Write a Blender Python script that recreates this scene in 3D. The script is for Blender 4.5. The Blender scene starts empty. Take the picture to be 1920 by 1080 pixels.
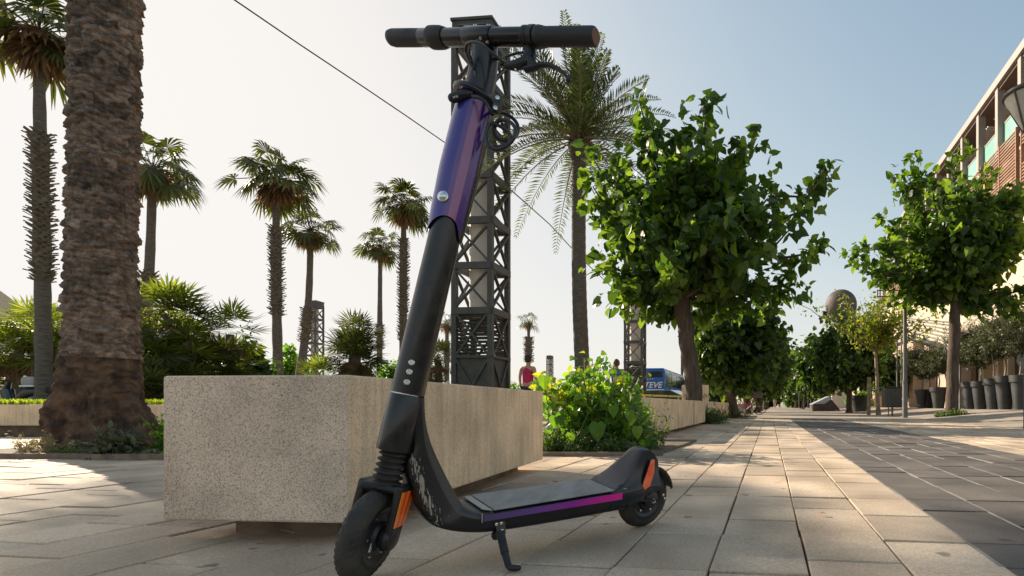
import bpy, math, random
import numpy as np
from mathutils import Vector, Matrix, noise
R = math.radians
sc = bpy.context.scene
col = sc.collection

# ------------------------------------------------------------------ camera, sky, sun, exposure
FOC, CX, CY, CH = 1000.0, 1310.0, 760.0, 0.40      # photo pixels (1920 wide), eye 0.40 m above the paving
cam_d = bpy.data.cameras.new('camera'); cam = bpy.data.objects.new('camera', cam_d); col.objects.link(cam)
cam.location = (0, 0, CH); cam.rotation_euler = (R(90), 0, 0)
cam_d.sensor_width = 36; cam_d.lens = 36*FOC/1920
cam_d.shift_x = (960-CX)/1920; cam_d.shift_y = (CY-540)/1920
cam_d.clip_start = 0.05; cam_d.clip_end = 3000
sc.camera = cam

SUN_EL = R(25.5); SUN_DIR = Vector((-0.809, 0.588, 0)).normalized()*math.cos(SUN_EL) + Vector((0, 0, math.sin(SUN_EL)))
w = bpy.data.worlds.new("World"); sc.world = w; w.use_nodes = True
nt = w.node_tree; bg = nt.nodes['Background']
sky = nt.nodes.new('ShaderNodeTexSky'); sky.sky_type = 'NISHITA'; sky.sun_disc = False
sky.sun_elevation = SUN_EL
sky.sun_rotation = math.atan2(SUN_DIR.x, SUN_DIR.y)
sky.altitude = 0; sky.air_density = 1.0; sky.dust_density = 1.3; sky.ozone_density = 1.0
wb = nt.nodes.new('ShaderNodeMixRGB'); wb.blend_type = 'MULTIPLY'; wb.inputs[0].default_value = 1   # white balance of the hazy sky
wb.inputs[2].default_value = (1.0, 0.94, 0.82, 1)
nt.links.new(sky.outputs[0], wb.inputs[1]); bg.inputs[1].default_value = 0.141
sp0 = nt.nodes.new('ShaderNodeSeparateColor'); cb0 = nt.nodes.new('ShaderNodeCombineColor'); nt.links.new(wb.outputs[0], sp0.inputs[0])
def wmath(op, a, b):
    n_ = nt.nodes.new('ShaderNodeMath'); n_.operation = op
    for i_, v_ in enumerate((a, b)):
        if isinstance(v_, (int, float)): n_.inputs[i_].default_value = v_
        else: nt.links.new(v_, n_.inputs[i_])
    return n_.outputs[0]
for i_, lim in enumerate((3.02, 2.94, 2.86)):      # even haze: the bright part of the sky levels off
    c_ = sp0.outputs[i_]; q_ = wmath('POWER', wmath('DIVIDE', c_, lim), 2.2)
    nt.links.new(wmath('DIVIDE', c_, wmath('POWER', wmath('ADD', q_, 1.0), 1/2.2)), cb0.inputs[i_])
nt.links.new(cb0.outputs[0], bg.inputs[0])
sd = bpy.data.lights.new('sun', 'SUN'); sd.energy = 3.9; sd.angle = R(0.5); sd.color = (1.0, 0.86, 0.68)
so = bpy.data.objects.new('sun', sd); col.objects.link(so)
so.rotation_euler = SUN_DIR.to_track_quat('Z', 'Y').to_euler(); so.location = (-30, 10, 30)
sc.view_settings.view_transform = 'Standard'; sc.view_settings.look = 'None'
sc.view_settings.exposure = 1.18; sc.view_settings.gamma = 1.0
try:
    sc.cycles.max_bounces = 6; sc.cycles.transparent_max_bounces = 6; sc.cycles.sample_clamp_indirect = 6
    sc.cycles.use_denoising = True
except Exception: pass

# ------------------------------------------------------------------ helpers
def at(px, py, Y): return Vector(((px-CX)*Y/FOC, Y, CH+(CY-py)*Y/FOC))
def gx(px, Y): return (px-CX)*Y/FOC
SV = Vector((0.133, 1, 0)).normalized(); SU = Vector((SV.y, -SV.x, 0))     # along and across the street

def rgb(c): return (c[0], c[1], c[2], 1)
def mat(name, c, rough=0.6, metal=0.0, c2=None, nscale=6, bump=0.0, bscale=None, coat=0.0, island=None, trans=0.0,
        spec=0.5, detail=4, stretch=None, coords='Object', bdist=0.01, contrast=(0.35, 0.65), back=None):
    m = bpy.data.materials.new(name); m.use_nodes = True
    t = m.node_tree; N = t.nodes; L = t.links; b = N['Principled BSDF']
    b.inputs['Base Color'].default_value = rgb(c); b.inputs['Roughness'].default_value = rough
    b.inputs['Metallic'].default_value = metal; b.inputs['Coat Weight'].default_value = coat
    b.inputs['Specular IOR Level'].default_value = spec
    co = N.new('ShaderNodeTexCoord').outputs[coords]
    if stretch:
        mp = N.new('ShaderNodeMapping'); L.new(co, mp.inputs[0]); mp.inputs['Scale'].default_value = stretch; co = mp.outputs[0]
    cout = None
    if c2 is not None:
        nz = N.new('ShaderNodeTexNoise'); nz.inputs['Scale'].default_value = nscale; nz.inputs['Detail'].default_value = detail
        L.new(co, nz.inputs['Vector'])
        rp = N.new('ShaderNodeValToRGB'); rp.color_ramp.elements[0].position = contrast[0]; rp.color_ramp.elements[1].position = contrast[1]
        rp.color_ramp.elements[0].color = rgb(c); rp.color_ramp.elements[1].color = rgb(c2)
        L.new(nz.outputs[0], rp.inputs[0]); cout = rp.outputs[0]
        if not trans:
            rv = N.new('ShaderNodeMapRange'); rv.inputs['From Min'].default_value = .3; rv.inputs['From Max'].default_value = .7
            rv.inputs['To Min'].default_value = max(.04, rough-.09); rv.inputs['To Max'].default_value = min(1, rough+.12); L.new(nz.outputs[0], rv.inputs['Value']); L.new(rv.outputs[0], b.inputs['Roughness'])
    if island:
        g = N.new('ShaderNodeNewGeometry')
        r2 = N.new('ShaderNodeValToRGB'); els = r2.color_ramp.elements
        while len(els) < len(island): els.new(0.5)
        for i, (p, cc) in enumerate(island): els[i].position = p; els[i].color = rgb(cc)
        L.new(g.outputs['Random Per Island'], r2.inputs[0])
        if cout:
            mx = N.new('ShaderNodeMixRGB'); mx.blend_type = 'MULTIPLY'; mx.inputs[0].default_value = 1
            L.new(cout, mx.inputs[1]); L.new(r2.outputs[0], mx.inputs[2]); cout = mx.outputs[0]
        else: cout = r2.outputs[0]
    if cout: L.new(cout, b.inputs['Base Color'])
    if bump > 0:
        n2 = N.new('ShaderNodeTexNoise'); n2.inputs['Scale'].default_value = bscale or nscale*4; n2.inputs['Detail'].default_value = 6
        L.new(co, n2.inputs['Vector'])
        bp = N.new('ShaderNodeBump'); bp.inputs['Strength'].default_value = bump; bp.inputs['Distance'].default_value = bdist
        L.new(n2.outputs[0], bp.inputs['Height']); L.new(bp.outputs[0], b.inputs['Normal'])
    if trans > 0:
        tr = N.new('ShaderNodeBsdfTranslucent'); ms = N.new('ShaderNodeMixShader'); ms.inputs[0].default_value = trans
        if cout:
            mx = N.new('ShaderNodeMixRGB'); mx.blend_type = 'MULTIPLY'; mx.inputs[0].default_value = 1
            L.new(cout, mx.inputs[1]); mx.inputs[2].default_value = rgb(back or (2.2, 2.4, 0.9)); L.new(mx.outputs[0], tr.inputs[0])
        else: tr.inputs[0].default_value = rgb(c)
        L.new(b.outputs[0], ms.inputs[1]); L.new(tr.outputs[0], ms.inputs[2]); L.new(ms.outputs[0], N['Material Output'].inputs[0])
    return m

class MB:
    def __init__(s): s.v = []; s.f = []; s.m = []; s.n = 0
    def add(s, verts, faces, mi=0):
        a = np.asarray([tuple(p) for p in verts] if not isinstance(verts, np.ndarray) else verts, float).reshape(-1, 3)
        s.v.append(a); s.f.extend([tuple(int(i)+s.n for i in f) for f in faces]); s.m.extend([mi]*len(faces)); s.n += len(a)
        return s
    def box(s, c, size, X=(1, 0, 0), Y=(0, 1, 0), Z=(0, 0, 1), mi=0, taper=1.0):
        c = Vector(c); X, Y, Z = Vector(X).normalized(), Vector(Y).normalized(), Vector(Z).normalized(); v = []
        for k in (-1, 1):
            q = taper if k > 0 else 1
            for j in (-1, 1):
                for i in (-1, 1): v.append(c+X*i*size[0]/2*q+Y*j*size[1]/2*q+Z*k*size[2]/2)
        return s.add(v, [(0, 2, 3, 1), (4, 5, 7, 6), (0, 1, 5, 4), (2, 6, 7, 3), (0, 4, 6, 2), (1, 3, 7, 5)], mi)
    def bar(s, a, b, wd, th=None, up=(0, 0, 1), mi=0):
        a, b = Vector(a), Vector(b); d = (b-a); L = d.length; d = d.normalized()
        x = d.cross(Vector(up))
        if x.length < 1e-4: x = d.cross(Vector((1, 0, 0)))
        x = x.normalized(); z = x.cross(d)
        return s.box((a+b)/2, (wd, L, th or wd), x, d, z, mi)
    def tube(s, pts, rad, n=8, cap=True, mi=0, ref=None, ry=1.0, closed=False):
        pts = [Vector(p) for p in pts]; m = len(pts)
        if not hasattr(rad, '__len__'): rad = [rad]*m
        V = []; F = []
        T = []
        for i in range(m):
            if closed: d = pts[(i+1) % m]-pts[i-1]
            else: d = pts[min(i+1, m-1)]-pts[max(i-1, 0)]
            T.append(d.normalized() if d.length > 1e-9 else Vector((0, 0, 1)))
        x = Vector(ref) if ref else (Vector((1, 0, 0)) if abs(T[0].x) < .8 else Vector((0, 1, 0)))
        for i in range(m):
            x = (x-T[i]*x.dot(T[i])).normalized(); y = T[i].cross(x)
            for k in range(n):
                a = 2*math.pi*k/n
                V.append(pts[i]+(x*math.cos(a)+y*math.sin(a)*ry)*rad[i])
        R_ = m if closed else m-1
        for i in range(R_):
            j = (i+1) % m
            for k in range(n):
                F.append((i*n+k, i*n+(k+1) % n, j*n+(k+1) % n, j*n+k))
        if cap and not closed:
            F.append(tuple(range(n-1, -1, -1))); F.append(tuple((m-1)*n+k for k in range(n)))
        return s.add(V, F, mi)
    def lathe(s, c, axis, prof, n=24, mi=0, ref=None, cap=True, fn=None):
        c, A = Vector(c), Vector(axis).normalized()
        x = Vector(ref) if ref else (Vector((1, 0, 0)) if abs(A.x) < .8 else Vector((0, 1, 0)))
        x = (x-A*x.dot(A)).normalized(); y = A.cross(x); V = []; F = []; m = len(prof)
        for i, (r, h) in enumerate(prof):
            for k in range(n):
                a = 2*math.pi*k/n; rr = r+(fn(i, k, a) if fn else 0)
                V.append(c+A*h+(x*math.cos(a)+y*math.sin(a))*rr)
        for i in range(m-1):
            for k in range(n): F.append((i*n+k, i*n+(k+1) % n, (i+1)*n+(k+1) % n, (i+1)*n+k))
        if cap:
            if prof[0][0] > 1e-5: F.append(tuple(range(n-1, -1, -1)))
            if prof[-1][0] > 1e-5: F.append(tuple((m-1)*n+k for k in range(n)))
        return s.add(V, F, mi)
    def ball(s, c, r, n=12, m=8, mi=0, jit=0, seed=0):
        c = Vector(c); rx, ry, rz = r if hasattr(r, '__len__') else (r, r, r); V = []; F = []; rnd = random.Random(seed)
        for i in range(m+1):
            p = math.pi*i/m
            for k in range(n):
                a = 2*math.pi*k/n; q = 1+rnd.uniform(-jit, jit)
                V.append((c.x+rx*q*math.sin(p)*math.cos(a), c.y+ry*q*math.sin(p)*math.sin(a), c.z-rz*q*math.cos(p)))
        for i in range(m):
            for k in range(n): F.append((i*n+k, i*n+(k+1) % n, (i+1)*n+(k+1) % n, (i+1)*n+k))
        return s.add(V, F, mi)
    def prism(s, poly, off, mi=0):
        poly = [Vector(p) for p in poly]; off = Vector(off); n = len(poly)
        F = [tuple(range(n)), tuple(range(2*n-1, n-1, -1))]+[(i, i+n, (i+1) % n+n, (i+1) % n) for i in range(n)]
        return s.add(poly+[p+off for p in poly], F, mi)
    def build(s, name, mats, parent=None, smooth=None, origin=None, bevel=0):
        me = bpy.data.meshes.new(name)
        V = np.concatenate(s.v) if s.v else np.zeros((0, 3))
        if parent is not None: org = Vector(parent.get('_org', (0, 0, 0)))
        else: org = Vector(origin) if origin is not None else Vector((0, 0, 0))
        me.from_pydata((V-np.array(org)).tolist(), [], s.f)
        if not isinstance(mats, (list, tuple)): mats = [mats]
        for mm in mats: me.materials.append(mm)
        if len(mats) > 1: me.polygons.foreach_set('material_index', s.m)
        if smooth is not None:
            me.shade_smooth()
            if smooth < 180: me.set_sharp_from_angle(angle=R(smooth))
        me.update()
        o = bpy.data.objects.new(name, me); col.objects.link(o)
        if parent is not None: o.parent = parent; o['_org'] = tuple(org)
        else: o.location = org; o['_org'] = tuple(org)
        if bevel:
            b = o.modifiers.new('bevel', 'BEVEL'); b.width = bevel; b.segments = 2; b.limit_method = 'ANGLE'; b.angle_limit = R(40)
        return o

def tag(o, label=None, cat=None, group=None, kind=None):
    if label: o['label'] = label
    if cat: o['category'] = cat
    if group: o['group'] = group
    if kind: o['kind'] = kind
    return o
def thing(name, loc, label, cat, group=None):
    o = bpy.data.objects.new(name, None); col.objects.link(o); o.location = loc; o['_org'] = tuple(loc); o.empty_display_size = .2
    return tag(o, label, cat, group)
def copy_thing(root, loc, label, rz=0, scale=1.0):
    r = root.copy(); col.objects.link(r); r.location = loc; r.rotation_euler = (0, 0, rz); r.scale = (scale,)*3 if not hasattr(scale, '__len__') else scale
    r['label'] = label
    for ch in [o for o in bpy.data.objects if o.parent == root]:
        c = ch.copy(); col.objects.link(c); c.parent = r
        for g in [o for o in bpy.data.objects if o.parent == ch]:
            d = g.copy(); col.objects.link(d); d.parent = c
    return r

# ------------------------------------------------------------------ materials
M = {}
M['tile'] = mat('paving_slab', (0.55, 0.43, 0.315), 0.62, c2=(0.69, 0.555, 0.42), nscale=2.2, bump=0.35, bscale=160, bdist=0.004,
                island=[(0, (.72, .71, .70)), (.3, (.93, .91, .88)), (.7, (1.0, .98, .95)), (1, (1.12, 1.07, 1.0))], spec=.25)
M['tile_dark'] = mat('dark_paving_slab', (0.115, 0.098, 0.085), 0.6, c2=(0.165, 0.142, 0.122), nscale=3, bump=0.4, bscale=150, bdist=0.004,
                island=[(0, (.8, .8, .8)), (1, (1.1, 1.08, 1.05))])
M['joint'] = mat('joint_mortar', (0.05, 0.043, 0.036), 0.9)
M['joint_light'] = mat('pale_joint_mortar', (0.38, 0.35, 0.32), 0.8, c2=(.2, .18, .16), nscale=8)
M['soil'] = mat('soil', (0.10, 0.07, 0.045), 0.95, c2=(0.2, 0.15, 0.1), nscale=20, bump=.8, bscale=60)
M['far_ground'] = mat('far_paving', (0.30, 0.25, 0.20), 0.7, c2=(0.40, 0.34, 0.28), nscale=.8, bump=.2, bscale=20)
M['sand'] = mat('sand_path', (0.50, 0.40, 0.28), 0.85, c2=(0.6, 0.5, 0.37), nscale=3, bump=.3, bscale=50)
# spots on the slabs
def add_spots(m, dark=(.13, .115, .10)):
    t = m.node_tree; N = t.nodes; L = t.links; b = N['Principled BSDF']; src = b.inputs['Base Color'].links[0].from_socket
    tc = N.new('ShaderNodeTexCoord')
    nz = N.new('ShaderNodeTexNoise'); nz.inputs['Scale'].default_value = 9; L.new(tc.outputs['Object'], nz.inputs['Vector'])
    ad = N.new('ShaderNodeVectorMath'); ad.operation = 'MULTIPLY_ADD'; L.new(nz.outputs[1], ad.inputs[0]); ad.inputs[1].default_value = (.06, .06, 0); L.new(tc.outputs['Object'], ad.inputs[2])
    vo = N.new('ShaderNodeTexVoronoi'); vo.voronoi_dimensions = '2D'; vo.inputs['Scale'].default_value = 4.2; L.new(ad.outputs[0], vo.inputs['Vector'])
    lt = N.new('ShaderNodeMath'); lt.operation = 'MULTIPLY_ADD'
    sx = N.new('ShaderNodeSeparateColor'); L.new(vo.outputs['Color'], sx.inputs[0]); L.new(sx.outputs[0], lt.inputs[0]); lt.inputs[1].default_value = .26; lt.inputs[2].default_value = -.15
    sm = N.new('ShaderNodeMapRange'); sm.inputs['From Min'].default_value = 0; sm.inputs['From Max'].default_value = .03
    sb = N.new('ShaderNodeMath'); sb.operation = 'SUBTRACT'; L.new(lt.outputs[0], sb.inputs[0]); L.new(vo.outputs['Distance'], sb.inputs[1])
    L.new(sb.outputs[0], sm.inputs['Value'])
    sc_ = N.new('ShaderNodeMath'); sc_.operation = 'MULTIPLY'; sc_.inputs[1].default_value = .62; L.new(sm.outputs[0], sc_.inputs[0])
    mx = N.new('ShaderNodeMixRGB'); L.new(sc_.outputs[0], mx.inputs[0]); L.new(src, mx.inputs[1]); mx.inputs[2].default_value = rgb(dark)
    # fine grit and large dirty patches
    n2 = N.new('ShaderNodeTexNoise'); n2.inputs['Scale'].default_value = 140; n2.inputs['Detail'].default_value = 3; L.new(tc.outputs['Object'], n2.inputs['Vector'])
    n3 = N.new('ShaderNodeTexNoise'); n3.inputs['Scale'].default_value = 2.1; n3.inputs['Detail'].default_value = 5; L.new(tc.outputs['Object'], n3.inputs['Vector'])
    r2 = N.new('ShaderNodeMapRange'); r2.inputs['From Min'].default_value = .3; r2.inputs['From Max'].default_value = .7; r2.inputs['To Min'].default_value = .78; r2.inputs['To Max'].default_value = 1.15
    r3 = N.new('ShaderNodeMapRange'); r3.inputs['From Min'].default_value = .35; r3.inputs['From Max'].default_value = .65; r3.inputs['To Min'].default_value = .72; r3.inputs['To Max'].default_value = 1.12
    L.new(n2.outputs[0], r2.inputs['Value']); L.new(n3.outputs[0], r3.inputs['Value'])
    mu = N.new('ShaderNodeMath'); mu.operation = 'MULTIPLY'; L.new(r2.outputs[0], mu.inputs[0]); L.new(r3.outputs[0], mu.inputs[1])
    m2 = N.new('ShaderNodeVectorMath'); m2.operation = 'SCALE'; L.new(mx.outputs[0], m2.inputs[0]); L.new(mu.outputs[0], m2.inputs['Scale'])
    L.new(m2.outputs[0], b.inputs['Base Color'])
    rr = N.new('ShaderNodeMapRange'); rr.inputs['To Min'].default_value = .66; rr.inputs['To Max'].default_value = .92; L.new(n3.outputs[0], rr.inputs['Value']); L.new(rr.outputs[0], b.inputs['Roughness'])
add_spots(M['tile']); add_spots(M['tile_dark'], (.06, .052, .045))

def aggregate(name, base, d, l, scale, streak):
    m = mat(name, base, .8, c2=tuple(x*.74 for x in base), nscale=4.5, detail=7, bump=.6, bscale=120, bdist=.004)
    t = m.node_tree; N = t.nodes; L = t.links; b = N['Principled BSDF']; src = b.inputs['Base Color'].links[0].from_socket
    tc = N.new('ShaderNodeTexCoord'); vo = N.new('ShaderNodeTexVoronoi'); vo.inputs['Scale'].default_value = scale; L.new(tc.outputs['Object'], vo.inputs['Vector'])
    sp = N.new('ShaderNodeSeparateColor'); L.new(vo.outputs['Color'], sp.inputs[0])
    rp = N.new('ShaderNodeValToRGB'); e = rp.color_ramp.elements; e[0].color = rgb(d); e[0].position = .12; e[1].position = .34; e[1].color = (1, 1, 1, 1)
    e2 = e.new(.80); e2.color = (1, 1, 1, 1); e3 = e.new(.95); e3.color = rgb(l)
    L.new(sp.outputs[0], rp.inputs[0])
    mx = N.new('ShaderNodeMixRGB'); mx.blend_type = 'MULTIPLY'; mx.inputs[0].default_value = 1; L.new(src, mx.inputs[1]); L.new(rp.outputs[0], mx.inputs[2]); out = mx.outputs[0]
    if streak:
        mp = N.new('ShaderNodeMapping'); mp.inputs['Scale'].default_value = (22, 22, 1.2); L.new(tc.outputs['Object'], mp.inputs[0])
        ns = N.new('ShaderNodeTexNoise'); ns.inputs['Scale'].default_value = 1.6; ns.inputs['Detail'].default_value = 6; L.new(mp.outputs[0], ns.inputs['Vector'])
        r4 = N.new('ShaderNodeValToRGB'); r4.color_ramp.elements[0].position = .36; r4.color_ramp.elements[1].position = .56
        r4.color_ramp.elements[0].color = (1-streak, 1-streak, 1-streak, 1); r4.color_ramp.elements[1].color = (1.02, 1.0, .97, 1); L.new(ns.outputs[0], r4.inputs[0])
        m4 = N.new('ShaderNodeMixRGB'); m4.blend_type = 'MULTIPLY'; m4.inputs[0].default_value = 1; L.new(out, m4.inputs[1]); L.new(r4.outputs[0], m4.inputs[2]); out = m4.outputs[0]
    L.new(out, b.inputs['Base Color'])
    return m
M['conc_grey'] = aggregate('exposed_aggregate_concrete', (.84, .66, .50), (.52, .48, .44), (1.22, 1.2, 1.18), 400, .0)
M['conc_tan'] = aggregate('smooth_tan_concrete_bounce_lit', (.93, .70, .47), (.80, .77, .73), (1.08, 1.08, 1.05), 220, .16)  # smooth tan finish, its colour raised to stand in for bounced light
M['conc_dark'] = mat('dark_brown_concrete', (.13, .09, .065), .9, c2=(.25, .19, .14), nscale=8, bump=.4)  # plain dark brown tone with noise, for plinths and kerbs
M['bark_palm'] = mat('palm_boot_bark', (.10, .07, .05), .95, c2=(.30, .215, .155), nscale=16, bump=1.0, bscale=45, bdist=.02, stretch=(1, 1, 2.2))
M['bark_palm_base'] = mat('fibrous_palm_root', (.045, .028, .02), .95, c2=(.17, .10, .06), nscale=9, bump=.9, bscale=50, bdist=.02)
M['bark_grey'] = mat('grey_palm_bark', (.10, .08, .062), .95, c2=(.19, .155, .125), nscale=6, bump=.8, bscale=10, stretch=(1, 1, 6), bdist=.03)
M['boots'] = mat('dry_palm_boots', (.12, .095, .07), .95, c2=(.22, .17, .12), nscale=10)
M['bark'] = mat('tree_bark', (.055, .038, .028), .95, c2=(.12, .085, .06), nscale=4, bump=.8, bscale=12, stretch=(4, 4, .7), bdist=.02)
M['bark_pale'] = mat('pale_young_bark', (.26, .20, .14), .9, c2=(.36, .29, .2), nscale=5, bump=.4)
def leafmat(name, a, b, c, tr=.45, rough=.42, back=(2.0, 2.1, .7)):
    return mat(name, a, rough, island=[(0, a), (.45, b), (.85, c), (1, tuple(x*1.25 for x in c))], trans=tr, back=back, spec=.45)
M['leaf'] = leafmat('broad_leaf', (.034, .066, .014), (.055, .105, .018), (.13, .19, .036), .50)
M['leaf_far'] = leafmat('far_leaf', (.022, .045, .012), (.035, .07, .015), (.085, .14, .03), .42)
M['leaf_yellow'] = leafmat('yellowish_leaf', (.08, .12, .018), (.13, .16, .022), (.22, .22, .03), .45)
M['leaf_bush'] = leafmat('lime_bush_leaf', (.045, .12, .014), (.09, .19, .02), (.19, .30, .03), .5)
M['leaf_bush_yellow'] = leafmat('yellow_bush_leaf', (.25, .32, .02), (.36, .40, .03), (.45, .42, .04), .5, back=(1.6, 1.6, .8))
M['leaf_olive'] = leafmat('olive_leaf', (.055, .065, .035), (.085, .095, .05), (.13, .14, .08), .25, back=(1.5, 1.6, .9))
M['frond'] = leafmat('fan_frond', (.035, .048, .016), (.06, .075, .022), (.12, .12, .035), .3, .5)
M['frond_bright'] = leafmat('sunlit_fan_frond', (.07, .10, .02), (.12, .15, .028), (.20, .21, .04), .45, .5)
M['frond_date'] = leafmat('date_frond', (.045, .065, .022), (.07, .095, .03), (.12, .13, .05), .3, .45)
M['frond_dead'] = leafmat('dead_frond', (.14, .085, .045), (.2, .125, .065), (.28, .18, .09), .3, .7, back=(1.4, 1.2, .9))
M['grass'] = leafmat('grass_blade', (.10, .15, .02), (.17, .22, .03), (.28, .30, .05), .5, .6)
M['grass_base'] = mat('lawn_soil', (.10, .13, .03), .95, c2=(.18, .2, .05), nscale=8, bump=.5)
M['weed'] = leafmat('weed_leaf', (.05, .09, .03), (.08, .13, .04), (.14, .18, .07), .35, .6)
M['weed_dry'] = leafmat('dry_stalk', (.25, .2, .1), (.35, .28, .15), (.45, .38, .22), .3, .8, back=(1.1, 1.1, .9))
M['steel_dark'] = mat('dark_painted_steel', (.062, .057, .05), .6, c2=(.10, .092, .08), nscale=4, bump=.1)
M['steel_grey'] = mat('grey_painted_steel', (.13, .13, .13), .5, metal=.3, c2=(.17, .17, .165), nscale=6)
M['lamp_skin'] = mat('cream_lamp_cylinder', (.62, .54, .46), .6, c2=(.68, .6, .52), nscale=2)
M['black_al'] = mat('black_anodised_aluminium', (.009, .009, .010), .27, c2=(.014, .0135, .0135), nscale=22, coat=.1, spec=.55)
M['black_paint'] = mat('black_satin_paint', (.012, .012, .013), .38, c2=(.022, .021, .02), nscale=14, bump=.04, bscale=300)
M['black_plastic'] = mat('black_plastic', (.012, .012, .0135), .38, c2=(.022, .022, .023), nscale=20, bump=.08, bscale=400)
M['rubber'] = mat('black_rubber', (.022, .02, .018), .7, c2=(.075, .065, .052), nscale=14, contrast=(.42, .72), bump=.25, bscale=220, bdist=.002)
M['grip'] = mat('rubber_grip', (.028, .027, .03), .58, c2=(.036, .035, .038), nscale=50, bump=.15, bscale=600, bdist=.001)
M['silver'] = mat('silver_metal', (.72, .72, .70), .25, metal=1)
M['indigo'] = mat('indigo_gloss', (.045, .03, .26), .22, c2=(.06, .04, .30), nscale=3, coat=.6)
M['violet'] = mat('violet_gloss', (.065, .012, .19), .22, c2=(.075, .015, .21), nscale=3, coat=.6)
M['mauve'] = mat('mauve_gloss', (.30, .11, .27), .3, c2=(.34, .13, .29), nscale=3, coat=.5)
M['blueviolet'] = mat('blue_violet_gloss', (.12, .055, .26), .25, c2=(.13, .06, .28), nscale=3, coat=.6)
M['deck_mat'] = mat('grey_deck_mat', (.19, .18, .165), .6, c2=(.33, .31, .285), nscale=9, stretch=(3, 1, 1), bump=.6, bscale=260, bdist=.002, detail=8)
M['plate'] = mat('pale_metal_plate', (.28, .32, .32), .35, metal=.6)
M['orange'] = mat('orange_reflector', (1.0, .27, .03), .35, coat=.2)
M['red'] = mat('red_reflector', (1.0, .07, .015), .35, coat=.2)
M['red_worn'] = mat('peeling_orange_red', (.95, .09, .02), .45, c2=(1.0, .25, .08), nscale=40)
M['fender'] = mat('blue_black_fender', (.010, .014, .021), .24, c2=(.016, .021, .030), nscale=5, coat=.1, spec=.35)
M['sticker'] = mat('white_sticker', (.75, .74, .72), .5)
M['amber'] = mat('amber_bar_end', (.20, .10, .06), .6)
M['cable'] = mat('black_cable', (.012, .012, .013), .3, coat=.3)
M['lamp_glass'] = mat('clear_lens', (.8, .82, .85), .08, metal=.7)
M['glass_green'] = mat('green_glass', (.22, .46, .38), .3, c2=(.27, .52, .43), nscale=1, spec=.3)
M['wood'] = mat('timber_slats', (.22, .11, .065), .7, c2=(.30, .16, .10), nscale=6)
M['roofsteel'] = mat('weathered_roof_beam', (.30, .26, .23), .6, c2=(.36, .31, .28), nscale=2)
M['soffit'] = mat('brown_soffit', (.16, .11, .085), .8)
M['wall_beige'] = mat('beige_render', (.55, .45, .32), .85, c2=(.62, .51, .38), nscale=1.5, bump=.2)
M['stone'] = mat('pinkish_stone', (.42, .31, .235), .85, c2=(.52, .40, .31), nscale=1.2, bump=.3)
M['awning'] = mat('cream_canvas', (.46, .40, .31), .85, trans=.0, c2=(.52, .45, .35), nscale=1)
M['awning_stripe'] = mat('grey_beige_canvas', (.17, .15, .115), .85, c2=(.20, .18, .14), nscale=2)
M['window'] = mat('dark_window', (.03, .04, .05), .08, spec=.8)
M['pot'] = mat('grey_plastic_pot', (.026, .028, .03), .55, c2=(.045, .047, .05), nscale=3)
M['bus_blue'] = mat('blue_bus_paint', (.02, .13, .42), .3, c2=(.025, .15, .46), nscale=1, coat=.4)
M['white'] = mat('white_paint', (.8, .8, .78), .5)
M['car_paint'] = mat('dark_green_car_paint', (.015, .03, .035), .2, coat=.6)
M['yellow'] = mat('yellow_paint', (.75, .5, .04), .6, c2=(.6, .42, .05), nscale=9)
M['skin'] = mat('skin', (.48, .27, .18), .6)
M['hair'] = mat('dark_hair', (.035, .025, .02), .7)
M['hair_brown'] = mat('brown_hair', (.12, .06, .035), .7)
M['crimson'] = mat('crimson_cloth', (.42, .015, .07), .8, c2=(.5, .025, .1), nscale=6)
M['denim'] = mat('denim', (.07, .14, .32), .85, c2=(.1, .18, .36), nscale=9)
M['lightblue'] = mat('pale_blue_cloth', (.35, .5, .72), .85)
M['darkcloth'] = mat('dark_cloth', (.03, .03, .04), .9)
M['greycloth'] = mat('grey_cloth', (.4, .37, .35), .9)
M['bike_red'] = mat('red_bicycle_paint', (.45, .03, .03), .4)
M['ballbrown'] = mat('weathered_copper_sphere', (.07, .05, .045), .7, c2=(.11, .085, .07), nscale=.5)
M['panel'] = mat('pale_information_panel', (.50, .56, .60), .35, c2=(.42, .48, .53), nscale=3)
M['rust'] = mat('brown_stone_wedge', (.10, .065, .05), .8, c2=(.15, .10, .08), nscale=3)

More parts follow.
